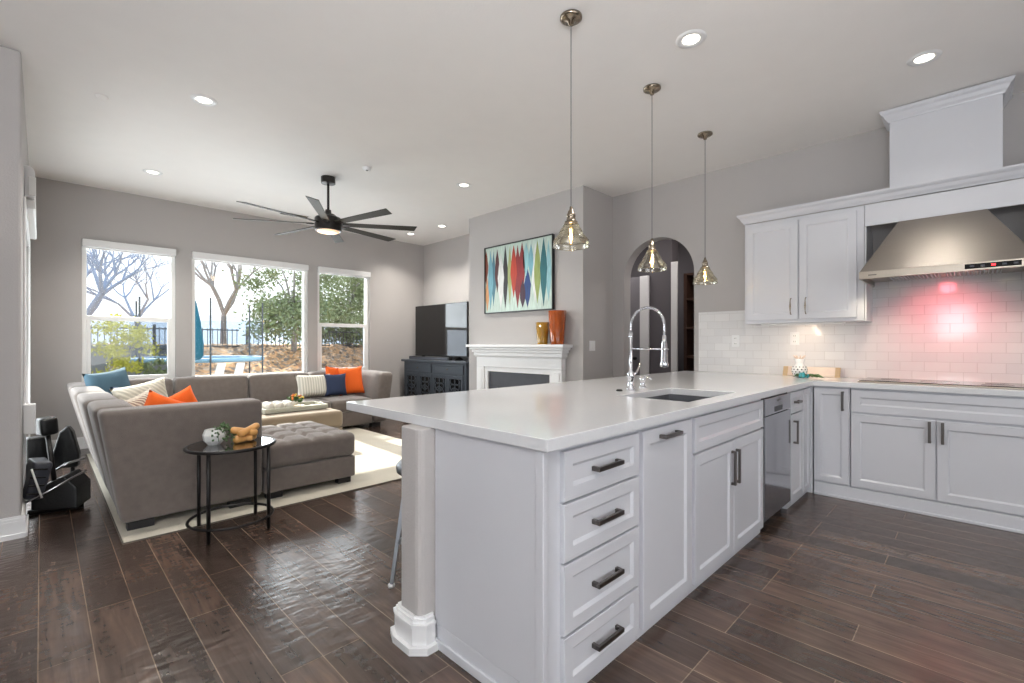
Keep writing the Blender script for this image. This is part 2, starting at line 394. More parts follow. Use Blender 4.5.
# right wall with the arch
yc, R_ = (2.203+3.078)/2, (3.078-2.203)/2
mb = MB(); mb.box(XR, XR+.15, -3.2, 2.203, 0, CZ); mb.box(XR, XR+.15, 3.078, 7.5, 0, CZ)
NA = 24
for k in range(NA):
    a0, a1 = PI*k/NA, PI*(k+1)/NA
    ya, za, yb, zb_ = yc+R_*math.cos(a0), 2.01+R_*math.sin(a0), yc+R_*math.cos(a1), 2.01+R_*math.sin(a1)
    mb.hexa([(XR, yb, zb_), (XR+.15, yb, zb_), (XR+.15, ya, za), (XR, ya, za), (XR, yb, CZ), (XR+.15, yb, CZ), (XR+.15, ya, CZ), (XR, ya, CZ)])
struct(mb, 'wall_right', 'wall_paint')
# chimney breast with the firebox opening
XF = 4.43; FY0, FY1, FZ = 3.72, 4.80, .83
mb = MB(); mb.box(XF, XR, 3.24, FY0, 0, CZ); mb.box(XF, XR, FY1, 5.29, 0, CZ); mb.box(XF, XR, FY0, FY1, FZ, CZ); mb.box(XF+.5, XR, FY0, FY1, 0, FZ)
struct(mb, 'wall_fireplace', 'wall_paint')
# near-left wall facing the camera, and the living room's left wall with a glass door
LY0, LY1, LZ = 4.75, 6.55, 2.15
struct(MB().box(-4.5, XL, YP, YP+.12, 0, CZ), 'wall_near', 'wall_paint', bevel=.012)
mb = MB(); mb.box(XL-.15, XL, YP+.12, LY0, 0, CZ); mb.box(XL-.15, XL, LY1, YB, 0, CZ); mb.box(XL-.15, XL, LY0, LY1, LZ, CZ)
struct(mb, 'wall_left', 'wall_paint')
# walls behind the camera, without openings
mb = MB(); mb.box(-4.5, 8, -3.35, -3.2, 0, CZ); struct(mb, 'wall_front', 'wall_paint')
mb = MB(); mb.box(-4.65, -4.5, -3.2, YP, 0, CZ); struct(mb, 'wall_side', 'wall_paint')

def baseboard(mb, p, q, nrm, h=.135, t=.016):
    p, q, nrm = Vector(p), Vector(q), Vector(nrm)
    for (z0, z1, tt) in ((0, .03, t+.012), (.03, h-.03, t), (h-.03, h-.012, t*.8), (h-.012, h, t*.45)):
        a = p; b2 = q; c = q+nrm*tt; d = p+nrm*tt
        P8 = [(v.x, v.y, z) for z in (z0, z1) for v in (a, b2, c, d)]
        mb.hexa(P8)
mb = MB(); baseboard(mb, (-4.5, YP), (XL+.02, YP), (0, -1)); baseboard(mb, (XL, YP-.016), (XL, LY0-.09), (1, 0)); struct(mb, 'baseboard_near', 'white_trim')
mb = MB(); baseboard(mb, (XL, YB), (XR, YB), (0, -1)); struct(mb, 'baseboard_back', 'white_trim')
mb = MB(); baseboard(mb, (XL, LY1+.09), (XL, YB), (1, 0)); struct(mb, 'baseboard_left', 'white_trim')
mb = MB(); baseboard(mb, (XR, 5.29), (XR, YB), (-1, 0)); baseboard(mb, (XF, 3.24), (XF, 3.49), (-1, 0)); baseboard(mb, (XF, 3.24), (XR, 3.24), (0, -1)); baseboard(mb, (XR, 3.078), (XR, 3.24), (-1, 0)); struct(mb, 'baseboard_right', 'white_trim')

# windows
def window(idx, x0, x1, rail):
    root = MB()
    f = .045; y0, y1 = YB+.03, YB+.11
    root.box(x0, x1, y0, y1, WZ0, WZ0+f); root.box(x0, x1, y0, y1, WZ1-f, WZ1); root.box(x0, x0+f, y0, y1, WZ0+f, WZ1-f); root.box(x1-f, x1, y0, y1, WZ0+f, WZ1-f)
    fr = struct(root, 'window_%d' % idx, 'vinyl', bevel=.004)
    if rail:
        MB().box(x0+f, x1-f, y0+.01, y1-.02, 1.49, 1.545).build('meeting_rail', 'vinyl', fr, bevel=.004)
        m2 = MB(); a, b2 = x0+f, x1-f
        m2.box(a, a+.035, y0-.002, y0+.045, WZ0+f, 1.49); m2.box(b2-.035, b2, y0-.002, y0+.045, WZ0+f, 1.49); m2.box(a+.035, b2-.035, y0-.002, y0+.045, WZ0+f, WZ0+f+.04); m2.build('lower_sash', 'vinyl', fr, bevel=.003)
        MB().box(x0+f, x1-f, y0+.05, y0+.056, 1.545, WZ1-f).build('upper_pane', 'window_glass', fr)
        MB().box(x0+f+.035, x1-f-.035, y0+.02, y0+.026, WZ0+f+.04, 1.49).build('lower_pane', 'screen_mesh_glass', fr)
    else:
        MB().box(x0+f, x1-f, y0+.05, y0+.056, WZ0+f, WZ1-f).build('pane', 'window_glass', fr)
    MB().box(x0-.015, x1+.015, YB-.03, YB+.03, WZ0-.025, WZ0).build('window_sill', 'white_trim', fr, bevel=.006)
for i, (a, b2) in enumerate(W): window(i+1, a, b2, i != 1)
for i, (a, b2) in enumerate(W):
    lab = ['white roller shade cassette, rolled up, over the left window with the yellow bush outside', 'long white roller shade cassette, rolled up, over the wide middle window', 'short white roller shade cassette, rolled up, over the window nearest the television'][i]
    t = thing('roller_shade', (0.5*(a+b2), YB-.03, WZ1-.09), lab, 'window shade', 'rolled up window shades')
    MB().box(a+.003, b2-.003, YB-.055, YB+.028, WZ1-.088, WZ1-.002).build('cassette', 'white_trim', t, bevel=.008)
    MB().box(a+.02, b2-.02, YB-.022, YB-.006, WZ1-.108, WZ1-.089).build('bottom_bar', 'vinyl', t, bevel=.003)

# glass sliding door in the left wall (seen edge-on)
fr = MB(); y0, y1 = LY0, LY1
fr.box(XL-.12, XL-.04, y0, y0+.06, 0, LZ).box(XL-.12, XL-.04, y1-.06, y1, 0, LZ).box(XL-.12, XL-.04, y0+.06, y1-.06, LZ-.06, LZ).box(XL-.12, XL-.04, y0+.06, y1-.06, 0, .05).box(XL-.1, XL-.06, (y0+y1)/2-.04, (y0+y1)/2+.04, .05, LZ-.06)
d1 = struct(fr, 'door_1', 'vinyl', bevel=.004)
MB().box(XL-.085, XL-.079, y0+.06, (y0+y1)/2-.04, .05, LZ-.06).build('pane', 'window_glass', d1)
MB().box(XL-.085, XL-.079, (y0+y1)/2+.04, y1-.06, .05, LZ-.06).build('pane', 'window_glass', d1)
mb = MB(); mb.box(XL, XL+.014, y0-.08, y0, 0, LZ+.08).box(XL, XL+.014, y1, y1+.08, 0, LZ+.08).box(XL, XL+.014, y0, y1, LZ, LZ+.08); mb.build('casing', 'white_trim', d1, bevel=.004)
# blind cassette high on the left wall
t = thing('blind_cassette', (XL+.02, 5.4, 2.25), 'off-white rounded blind cassette high on the left wall above the glass door', 'blind')
pr = [(0, 2.53), (.03, 2.53), (.048, 2.515), (.056, 2.49), (.056, 2.30), (0, 2.30)]
mb = MB(); mb.prism(pr, lambda a, b_, d: (XL+a, d, b_), 4.98, 6.5); mb.build('casing', 'white_trim', t, bevel=.003)
MB().box(XL+.004, XL+.058, 5.02, 6.46, 2.22, 2.292).build('slat_stack', 'vinyl', t, bevel=.01)
MB().box(XL+.02, XL+.062, 4.965, 4.979, 2.31, 2.45).build('end_cap', 'vinyl', t, bevel=.004)
o = MB().box(XL+.001, XL+.062, 4.55, 4.67, .60, .80).build('wall_control_box', 'white_trim', bevel=.006); tag(o, 'small white box mounted low on the left wall beside the dark stored equipment', 'wall box')

# hallway seen through the arch
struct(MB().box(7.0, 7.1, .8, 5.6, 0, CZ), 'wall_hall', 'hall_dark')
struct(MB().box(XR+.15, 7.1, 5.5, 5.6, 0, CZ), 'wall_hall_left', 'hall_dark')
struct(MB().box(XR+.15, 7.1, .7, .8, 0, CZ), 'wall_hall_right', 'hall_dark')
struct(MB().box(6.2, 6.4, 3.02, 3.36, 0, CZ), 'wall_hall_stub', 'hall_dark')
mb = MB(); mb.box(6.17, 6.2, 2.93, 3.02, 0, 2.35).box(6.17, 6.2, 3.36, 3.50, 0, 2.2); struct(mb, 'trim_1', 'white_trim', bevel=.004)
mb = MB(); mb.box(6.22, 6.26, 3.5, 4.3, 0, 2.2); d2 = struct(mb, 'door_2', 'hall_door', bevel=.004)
mb = MB(); mb.lathe([(0, -.03), (.02, -.03), (.028, -.01), (.028, .01), (.012, .03), (.012, .05)], n=16); mb.xform(Matrix.Translation((6.19, 3.47+.12, 1.0)) @ Matrix.Rotation(PI/2, 4, 'Y')); mb.build('door_knob', 'black', d2, smooth=True)
t = thing('hall_bookcase', (6.5, 2.5, 0), 'dark brown open bookcase through the archway, at its right edge', 'bookcase')
mb = MB(); mb.box(6.35, 6.7, 2.1, 2.14, 0, 2.2).box(6.35, 6.7, 2.88, 2.92, 0, 2.2).box(6.66, 6.7, 2.14, 2.88, 0, 2.2); mb.build('carcass', 'wood_brown', t, bevel=.003)
for z in (.05, .62, 1.02, 1.42, 1.82, 2.17): MB().box(6.36, 6.66, 2.14, 2.88, z, z+.03).build('shelf', 'wood_brown', t, bevel=.003)
o = MB().lathe([(0, 0), (.05, 0), (.07, .06), (.06, .13), (.045, .14), (.04, .1), (0, .1)], (6.45, 2.72, .65), 20).build('pot', 'terracotta', smooth=True); tag(o, 'terracotta pot low on the brown bookcase beyond the archway', 'pot')
t = thing('shelf_plant', (6.45, 2.72, 1.05), 'dark bushy plant ornament on the upper shelf of the hall bookcase', 'plant')
MB().lathe([(0, 0), (.035, 0), (.045, .08), (.04, .08), (.035, .02), (0, .02)], (6.45, 2.72, 1.05), 18).build('pot', 'black', t, smooth=True)
mb = MB()
for k in range(60):
    a = random.uniform(0, 2*PI); h = random.uniform(.05, .2); r = random.uniform(.02, .1)
    p = Vector((6.45, 2.72, 1.12)); q = p+Vector((r*math.cos(a), r*math.sin(a), h)); mb.tube([p, (p+q)/2+Vector((0, 0, .02)), q], [.002, .009, .001], 4)
mb.build('leaves', 'black', t)
o = MB().box(6.10, 6.21, 3.94, 4.02, 1.25, 1.75).build('wall_hanging', 'black', bevel=.01); tag(o, 'narrow black panel on the hall door seen through the left of the archway', 'wall hanging')

# ------------------------------------------------------------------ pony wall of the peninsula
PX0 = 1.045
mb = MB(); mb.prism([(PX0, 1.578), (PX0+.004, 1.565), (PX0+.013, 1.556), (PX0+.027, 1.551), (4.9, 1.551), (XR-.001, 1.551), (XR-.001, 1.70), (PX0+.02, 1.70), (PX0, 1.68)], lambda a, b_, d: (a, b_, d), 0, .872)
struct(mb, 'wall_peninsula', 'wall_paint', bevel=.004)
mb = MB()
for (z0, z1, t_) in ((0, .028, .040), (.028, .10, .022), (.10, .112, .028), (.112, .127, .016), (.127, .137, .008)):
    mb.prism([(PX0-t_, 1.578-t_*.4), (PX0+.027-t_*.4, 1.551-t_), (1.107, 1.551-t_), (1.107, 1.551), (PX0+.027, 1.551), (PX0, 1.578)], lambda a, b_, d: (a, b_, d), z0, z1)
    mb.box(PX0-t_, PX0, 1.578-t_*.4, 1.68, z0, z1); mb.prism([(PX0, 1.68), (PX0-t_, 1.68), (PX0-t_*.5+.005, 1.70+t_), (PX0+.02, 1.70+t_), (PX0+.02, 1.70)], lambda a, b_, d: (a, b_, d), z0, z1); mb.box(PX0+.02, 4.98, 1.70, 1.70+t_, z0, z1)
bmesh.ops.triangulate(mb.bm, faces=[f for f in mb.bm.faces if len(f.verts) > 4])
struct(mb, 'baseboard_peninsula', 'white_trim')

# ------------------------------------------------------------------ cabinets
class Frame:
    """u along the run, d outwards from the face, z up"""
    def __init__(s, o, U, Nn): s.o, s.U, s.N = Vector(o), Vector(U), Vector(Nn)
    def P(s, u, z, d): return s.o + s.U*u + s.N*d + Vector((0, 0, z))
    def fbox(s, mb, u0, u1, z0, z1, d0, d1):
        mb.hexa([s.P(u0, z0, d0), s.P(u1, z0, d0), s.P(u1, z0, d1), s.P(u0, z0, d1), s.P(u0, z1, d0), s.P(u1, z1, d0), s.P(u1, z1, d1), s.P(u0, z1, d1)])
    def shaker(s, u0, u1, z0, z1, rail=.055, t=.02, rec=.009, bw=.012):
        mb = MB(); bmv = mb.bm.verts
        def ring(m_, d): return [bmv.new(s.P(u, z, d)) for u, z in ((u0+m_, z0+m_), (u1-m_, z0+m_), (u1-m_, z1-m_), (u0+m_, z1-m_))]
        R = [ring(0, .0), ring(0, t-.002), ring(.002, t), ring(rail, t), ring(rail+bw, t-rec)]
        for a, b2 in zip(R, R[1:]):
            for i in range(4): mb._f([a[i], a[(i+1) % 4], b2[(i+1) % 4], b2[i]])
        mb._f(R[0][::-1]); mb._f(R[-1]); return mb
    def pull(s, u, z, L, vertical=False, d=.02, mt='pewter', parent=None, w=.017):
        mb = MB(); h = L/2
        if vertical:
            s.fbox(mb, u-w/2, u+w/2, z-h, z+h, d+.022, d+.034)
            for e_ in (-1, 1):
                a, b2 = sorted((z+e_*h, z+e_*(h-.014))); s.fbox(mb, u-w/2, u+w/2, a, b2, d-.0005, d+.022)
        else:
            s.fbox(mb, u-h, u+h, z-w/2, z+w/2, d+.022, d+.034)
            for e_ in (-1, 1):
                a, b2 = sorted((u+e_*h, u+e_*(h-.014))); s.fbox(mb, a, b2, z-w/2, z+w/2, d-.0005, d+.022)
        return mb.build('handle', mt, parent, bevel=.002)
FP = Frame((0, .985, 0), (1, 0, 0), (0, -1, 0))        # peninsula cabinets face -Y; door faces stand at Y=.965
CT = .872                                              # underside of the worktop
def door(F, name, u0, u1, z0, z1, root, hu, hz, L, vert, rail=.055, mt='pewter', w=.017, d=None):
    o = F.shaker(u0, u1, z0, z1, rail).build(name, 'cabinet_white', root)
    if hu is not None: F.pull(hu, hz, L, vert, .011 if d is None else d, mt, o, w)
    return o
def carcass(F, u0, u1, z0, z1, depth, root, kick=.045, kb=True, ks=0):
    mb = MB(); F.fbox(mb, u0+.001, u1-.001, z0, z1, -depth, 0); mb.build('body', 'cabinet_white', root, bevel=.002)
    if kb:
        mb = MB(); F.fbox(mb, u0+.002, u1-.002, 0, z0-.001, -depth+.02, -ks); mb.build('toe_kick', 'cabinet_white', root)
# drawer cabinet
t = thing('drawer_cabinet', (1.45, 1.2, 0), 'white cabinet of four shaker drawers at the near end of the peninsula', 'cabinet')
carcass(FP, 1.135, 1.715, .04, CT, .56, t, ks=.004)
for z0, z1 in ((.687, .853), (.485, .677), (.243, .475), (.045, .233)):
    door(FP, 'drawer', 1.217, 1.70, z0, z1, t, 1.465, (z0+z1)/2-.003, .165, False, .045)
mb = MB(); mb.box(1.118, 1.134, 1.0, 1.548, .09, CT).box(1.112, 1.134, .967, 1.0, .04, CT); mb.build('end_panel', 'cabinet_white', t, bevel=.003)
mb = MB(); mb.box(1.12, 1.134, 1.0, 1.548, 0, .088); mb.box(1.108, 1.1195, 1.0, 1.548, 0, .035); mb.build('base_trim', 'cabinet_white', t, bevel=.003)
# pull-out bin cabinet
t = thing('pullout_cabinet', (1.96, 1.2, 0), 'white pull-out cabinet with one tall panel and a handle along its top', 'cabinet')
carcass(FP, 1.715, 2.205, .04, CT, .5, t, ks=.004)
door(FP, 'door', 1.73, 2.192, .045, .853, t, 1.945, .815, .16, False, .058, d=.02)
# sink cabinet
t = thing('sink_cabinet', (2.73, 1.2, 0), 'wide white cabinet under the sink with two doors and a blank drawer front', 'cabinet')
carcass(FP, 2.205, 3.258, .04, .68, .5, t, ks=.004)
mb = MB(); FP.fbox(mb, 2.206, 3.257, .682, CT, -.03, 0); mb.build('apron', 'cabinet_white', t)
door(FP, 'drawer_front', 2.225, 3.24, .685, .853, t, None, 0, 0, False, .045)
door(FP, 'door', 2.225, 2.727, .045, .672, t, 2.70, .525, .19, True)
door(FP, 'door', 2.737, 3.24, .045, .672, t, 2.765, .525, .19, True)
# dishwasher
t = thing('dishwasher', (3.56, 1.2, 0), 'stainless steel dishwasher set into the white peninsula cabinets', 'dishwasher')
mb = MB(); FP.fbox(mb, 3.265, 3.845, .1, CT-.002, -.5, 0); mb.build('tub', 'black', t)
mb = MB(); FP.fbox(mb, 3.265, 3.845, .07, .74, .001, .022); mb.build('door', 'dishwasher_steel', t, bevel=.003)
mb = MB(); FP.fbox(mb, 3.265, 3.845, .745, .855, .001, .022); pn = mb.build('control_panel', 'dishwasher_steel', t, bevel=.003)
mb = MB(); FP.fbox(mb, 3.47, 3.64, .757, .79, .0221, .024); mb.build('handle_recess', 'black', pn)
mb = MB(); FP.fbox(mb, 3.52, 3.59, .825, .835, .0221, .0232); mb.build('badge', 'pewter', pn)
mb = MB(); FP.fbox(mb, 3.27, 3.84, 0, .068, -.06, -.04); mb.build('kick_plate', 'black', t)
# narrow cabinet and corner filler
t = thing('narrow_cabinet', (4.02, 1.2, 0), 'narrow white cabinet with a small drawer over one door, right of the dishwasher', 'cabinet')
carcass(FP, 3.85, 4.20, .04, CT, .5, t, ks=.004)
door(FP, 'drawer', 3.862, 4.19, .70, .853, t, 4.03, .775, .11, False, .04)
door(FP, 'door', 3.862, 4.19, .045, .69, t, 3.93, .56, .17, True, .05, d=.02)
t = thing('corner_cabinet', (4.4, 1.2, 0), 'white corner cabinet with a slim filler panel where the two counter runs meet', 'cabinet')
carcass(FP, 4.20, 4.42, .04, CT, .5, t, ks=.004)
door(FP, 'filler_panel', 4.21, 4.405, .045, .853, t, None, 0, 0, False, .04)
MB().box(4.422, XR-.002, .95, 1.48, .0, CT).build('corner_box', 'cabinet_white', t)

FRr = Frame((4.44, 0, 0), (0, 1, 0), (-1, 0, 0))       # right run faces -X
def rdoor(name, u0, u1, z0, z1, root, hu, hz, L, vert, **k): return door(FRr, name, u0, u1, z0, z1, root, hu, hz, L, vert, **k)
t = thing('base_cabinet', (4.7, .82, 0), 'narrow white base cabinet with one tall door, right of the inside corner', 'cabinet', 'base cabinets on the right wall')
carcass(FRr, .70, .945, .105, CT, .6, t, ks=-.0)
rdoor('door', .708, .94, .112, .858, t, .745, .765, .15, True, rail=.045, d=.02)
t = thing('base_cabinet', (4.7, .2, 0), 'wide white base cabinet with two doors and a long false drawer under the cooktop', 'cabinet', 'base cabinets on the right wall')
carcass(FRr, -.29, .698, .105, CT, .6, t)
rdoor('drawer_front', -.285, .693, .688, .858, t, None, 0, 0, False)
rdoor('door', .208, .693, .112, .672, t, .238, .59, .15, True, d=.02)
rdoor('door', -.285, .2, .112, .672, t, .17, .59, .15, True, d=.02)
t = thing('base_cabinet', (4.7, -.6, 0), 'white base cabinet at the far right end of the counter beyond the cooktop', 'cabinet', 'base cabinets on the right wall')
carcass(FRr, -.9, -.292, .105, CT, .6, t)
rdoor('door', -.895, -.297, .112, .858, t, -.33, .765, .15, True, d=.02)
mb = MB(); mb.box(4.422, 4.4395, -.9, .94, 0, .1); mb.box(4.408, 4.4215, -.9, .94, 0, .02); struct(mb, 'baseboard_kitchen', 'cabinet_white', bevel=.003)

# L-shaped worktop with the sink cut-out
mb = MB(); z0, z1 = .8725, .914
SX0, SX1, SY0, SY1 = 2.335, 3.0, 1.05, 1.47
X0, X1, Y0, Y1 = 1.105, XR-.001, .945, 2.30
pts = {}
def cell(a, b2, c, d): mb.box(a, b2, c, d, z0, z1)
xs = [X0, SX0, SX1, 4.403, X1]; ys = [Y0, SY0, SY1, Y1]
V_ = {}
def vv(i, j, k):
    if (i, j, k) not in V_: V_[(i, j, k)] = mb.bm.verts.new((xs2[i], ys2[j], (z0, z1)[k]))
    return V_[(i, j, k)]
xs2 = xs; ys2 = [-.9] + ys
solid = set()
for i in range(4):
    for j in range(4):
        if j == 0 and i != 3: continue
        if i == 1 and j == 2: continue
        solid.add((i, j))
for (i, j) in solid:
    mb._f([vv(i, j, 1), vv(i+1, j, 1), vv(i+1, j+1, 1), vv(i, j+1, 1)]); mb._f([vv(i, j, 0), vv(i, j+1, 0), vv(i+1, j+1, 0), vv(i+1, j, 0)])
    for (di, dj, a, b2) in ((-1, 0, (i, j+1), (i, j)), (1, 0, (i+1, j), (i+1, j+1)), (0, -1, (i, j), (i+1, j)), (0, 1, (i+1, j+1), (i, j+1))):
        if (i+di, j+dj) not in solid: mb._f([vv(*a, 0), vv(*b2, 0), vv(*b2, 1), vv(*a, 1)])
o = mb.build('worktop', 'quartz', bevel=.003); tag(o, 'pale grey quartz worktop covering the peninsula and turning along the right wall', 'countertop')

# sink
t = thing('sink', (2.67, 1.26, .69), 'rectangular stainless undermount sink in the peninsula worktop', 'sink')
mb = MB(); g_ = .004; a, b2, c, d = SX0-.006, SX1+.006, SY0-.006, SY1+.006; zt, zb = .872, .70
mb.box(a-.012, a, c-.012, d+.012, zb, zt).box(b2, b2+.012, c-.012, d+.012, zb, zt).box(a, b2, c-.012, c, zb, zt).box(a, b2, d, d+.012, zb, zt).box(a-.012, b2+.012, c-.012, d+.012, zb-.012, zb)
mb.build('basin', 'sink_steel', t)
MB().lathe([(0, .001), (.03, .001), (.045, .004), (.05, .001)], (2.67, 1.26, zb), 24).build('drain', 'chrome', t, smooth=True)

# faucet with spring neck
fx, fy, fz = 2.684, 1.586, .914
t = thing('faucet', (fx, fy, fz), 'tall chrome spring-neck kitchen faucet behind the sink', 'faucet')
MB().lathe([(0, 0), (.028, 0), (.028, .01), (.02, .018), (.02, .075), (.023, .08), (.023, .115), (.012, .125), (.011, .2), (.011, .33), (.014, .335), (.014, .37), (0, .37)], (fx, fy, fz), 24).build('column', 'chrome', t, smooth=True)
R_a = .115; cy = fy-R_a; zc = fz+.41
path = [(fx, fy, fz+.36), (fx, fy, fz+.39)] + [(fx, cy+R_a*math.cos(PI*k/18), zc+R_a*math.sin(PI*k/18)) for k in range(19)] + [(fx, fy-2*R_a, zc-.03), (fx, fy-2*R_a, zc-.08)]
MB().tube(path, .006, 10).build('hose', 'chrome', t, smooth=True)
# the spring coil around the hose
dense = []
for i in range(len(path)-1):
    p, q = Vector(path[i]), Vector(path[i+1])
    st = max(1, int((q-p).length/.0016))
    for k in range(st): dense.append((p.lerp(q, k/st), (q-p).normalized()))
coil = []
L_ = 0; prev = None
for p, d_ in dense:
    if prev is not None: L_ += (p-prev).length
    prev = p
    side = Vector((1, 0, 0)); up = side.cross(d_).normalized(); a_ = L_/.0085*2*PI
    coil.append(p+(side*math.cos(a_)+up*math.sin(a_))*.0092)
MB().tube(coil, .0018, 5).build('spring', 'chrome', t, smooth=True)
yh = fy-2*R_a
MB().lathe([(0, -.165), (.022, -.165), (.026, -.15), (.02, -.13), (.018, -.03), (.014, -.01), (.012, .03), (0, .03)], (fx, yh, zc-.09), 20).build('spray_head', 'chrome', t, smooth=True)
MB().box(fx+.012, fx+.024, yh-.012, yh+.006, zc-.19, zc-.14).build('spray_button', 'black', t, bevel=.003)
MB().tube([(fx, fy, fz+.265), (fx, yh, fz+.265)], .006, 8).build('support_arm', 'chrome', t, smooth=True)
MB().torus((fx, yh, fz+.265), .022, .005, 24, 6).build('arm_ring', 'chrome', t, smooth=True)
MB().tube([(fx+.02, fy-.005, fz+.1), (fx+.055, fy-.01, fz+.11), (fx+.085, fy-.02, fz+.17)], [.01, .008, .005], 8).build('lever', 'chrome', t, smooth=True)
t = thing('soap_dispenser', (2.86, 1.60, .914), 'short chrome soap dispenser right of the tall faucet', 'soap dispenser')
MB().lathe([(0, 0), (.024, 0), (.024, .01), (.016, .016), (.016, .045), (.02, .05), (.02, .075), (0, .08)], (2.86, 1.6, .914), 20).build('pump', 'chrome', t, smooth=True)
MB().tube([(2.86, 1.6, .985), (2.86, 1.56, .99), (2.86, 1.535, .975)], .006, 8).build('nozzle', 'chrome', t, smooth=True)
o = MB().lathe([(0, .0), (.02, 0), (.02, .006), (.014, .012), (0, .013)], (2.57, 1.60, .9142), 20).build('air_switch_button', 'black', smooth=True); tag(o, 'small flat dark button on the worktop left of the faucet', 'button')

# backsplash
mb = MB(); mb.box(XR-.012, XR-.0005, -1.4, -.2915, .9145, 1.398).box(XR-.012, XR-.0005, -.2915, .6485, .9145, 1.76).box(XR-.012, XR-.0005, .6485, 1.57, .9145, 1.398).box(XR-.012, XR-.0005, 1.57, 2.148, .9145, 1.553)
struct(mb, 'wall_backsplash', 'subway_tile')
def plate(name, loc, nrm, label, cat, kind, w=.075, h=.12):
    """wall plate whose parts are built in a local frame with +d out of the wall"""
    t = thing(name, loc, label, cat)
    U = Vector((0, 0, 1)).cross(Vector(nrm)); F = Frame(loc, U, nrm)
    mb = MB(); F.fbox(mb, -w/2, w/2, -h/2, h/2, 0.0005, .006); mb.build('cover', 'white_trim', t, bevel=.002)
    if kind == 'outlet':
        for s_ in (-1, 1):
            mb = MB(); F.fbox(mb, -.017, .017, s_*.027-.016, s_*.027+.016, .0061, .009); r_ = mb.build('receptacle', 'vinyl', t, bevel=.001)
            mb = MB(); F.fbox(mb, -.008, -.005, s_*.027-.007, s_*.027+.007, .0091, .0096); F.fbox(mb, .005, .008, s_*.027-.007, s_*.027+.007, .0091, .0096); mb.build('slots', 'grey_plastic', r_)
    else:
        for s_ in ((-.023, .023) if w > .1 else (0,)):
            mb = MB(); F.fbox(mb, s_-.016, s_+.016, -.033, .033, .0061, .010); mb.build('rocker', 'vinyl', t, bevel=.002)
plate('wall_outlet', (XR-.012, 1.763, 1.242), (-1, 0, 0), 'white outlet plate in the tiles left of the upper cabinet', 'outlet', 'outlet')
plate('wall_outlet', (XR-.012, 1.227, 1.262), (-1, 0, 0), 'white outlet plate in the tiles above the lattice vase', 'outlet', 'outlet')
plate('light_switch', (4.607, 3.24, 1.19), (0, -1, 0), 'white light switch plate on the grey wall between mantel and archway', 'light switch', 'switch', .115, .12)

# ------------------------------------------------------------------ upper cabinet, hood surround, crown
FU = Frame((4.72, 0, 0), (0, 1, 0), (-1, 0, 0))
t = thing('upper_cabinet', (4.88, 1.1, 1.40), 'white two-door upper cabinet left of the steel range hood', 'cabinet')
mb = MB(); FU.fbox(mb, .652, 1.568, 1.40, 2.34, -.328, 0); mb.build('body', 'cabinet_white', t, bevel=.003)
for (u0, u1, hu) in ((1.122, 1.545, 1.175), (.70, 1.112, 1.06)):
    d_ = FU.shaker(u0, u1, 1.43, 2.305).build('door', 'cabinet_white', t)
    pts = [FU.P(hu, z, .02+dd) for z, dd in ((1.475, 0), (1.48, .018), (1.50, .026), (1.545, .03), (1.59, .026), (1.61, .018), (1.615, 0))]
    MB().tube(pts, [.006, .004, .0035, .007, .0035, .004, .006], 8).build('handle', 'nickel', d_, smooth=True)
MB().box(4.80, 4.86, .80, 1.45, 1.386, 1.3985).build('under_cabinet_strip', 'vinyl', t, bevel=.002)
light('under_cabinet_lamp', 'AREA', (4.83-FR[t].x, 1.12-FR[t].y, 1.38-FR[t].z), (.3, 0, -1), 1.5, (1, .76, .55), .05, .6, parent=t)  # strip and lamp are unseen, assumed from the warm glow on the tiles
# crown profile running along the front
def crown(mb, F, u0, u1, z, size, ret0=None, ret1=None, depth=.3):
    """stepped crown along the face, with optional returns"""
    prof = [(0, 0), (.010, 0), (.013, .010), (.20*size+.01, .32*size), (.42*size, .58*size), (.50*size, .66*size), (.55*size, .68*size), (.64*size, .82*size), (.66*size, .86*size), (.66*size, size), (0, size)]
    bm = mb.bm; loops = []
    m0 = 1 if ret0 else 0; m1 = 1 if ret1 else 0
    a = [bm.verts.new(F.P(u0-d*m0, z+h, d)) for d, h in prof]; b2 = [bm.verts.new(F.P(u1+d*m1, z+h, d)) for d, h in prof]
    loops = [a, b2]
    if ret1: loops.append([bm.verts.new(F.P(u1+d, z+h, -depth)) for d, h in prof])
    if ret0: loops.insert(0, [bm.verts.new(F.P(u0-d, z+h, -depth)) for d, h in prof])
    for p, q in zip(loops, loops[1:]):
        for i in range(len(prof)): mb._f([p[i], p[(i+1) % len(prof)], q[(i+1) % len(prof)], q[i]])
    mb._f(loops[0][::-1]); mb._f(loops[-1])
mb = MB(); crown(mb, FU, -1.2, 1.568, 2.345, .085, None, True, .328); struct(mb, 'trim_2', 'cabinet_white')
t = thing('hood_surround', (4.88, .18, 2.16), 'white panelled surround over the range hood with a boxed chimney rising to the ceiling', 'hood surround')
mb = MB(); FU.fbox(mb, -1.2, .649, 2.165, 2.34, -.02, .001); mb.build('valance_board', 'cabinet_white', t, bevel=.002)
mb = MB(); FU.fbox(mb, .6375, .649, 1.40, 2.163, -.325, .001); mb.build('side_panel', 'cabinet_white', t, bevel=.002)
mb = MB(); FU.fbox(mb, -.289, -.2765, 1.40, 2.163, -.325, .001); mb.build('side_panel', 'cabinet_white', t, bevel=.002)
mb = MB(); FU.fbox(mb, -.127, .491, 2.432, 3.046, -.325, .0); mb.build('chimney_box', 'cabinet_white', t, bevel=.003)
mb = MB(); crown(mb, FU, -.127, .491, 2.955, .085, True, True, .325); mb.build('chimney_crown', 'cabinet_white', t)
t = thing('upper_cabinet', (4.88, -.75, 1.40), 'white upper cabinet to the right of the range hood', 'cabinet')
mb = MB(); FU.fbox(mb, -1.2, -.292, 1.40, 2.163, -.328, 0); mb.build('body', 'cabinet_white', t, bevel=.003)
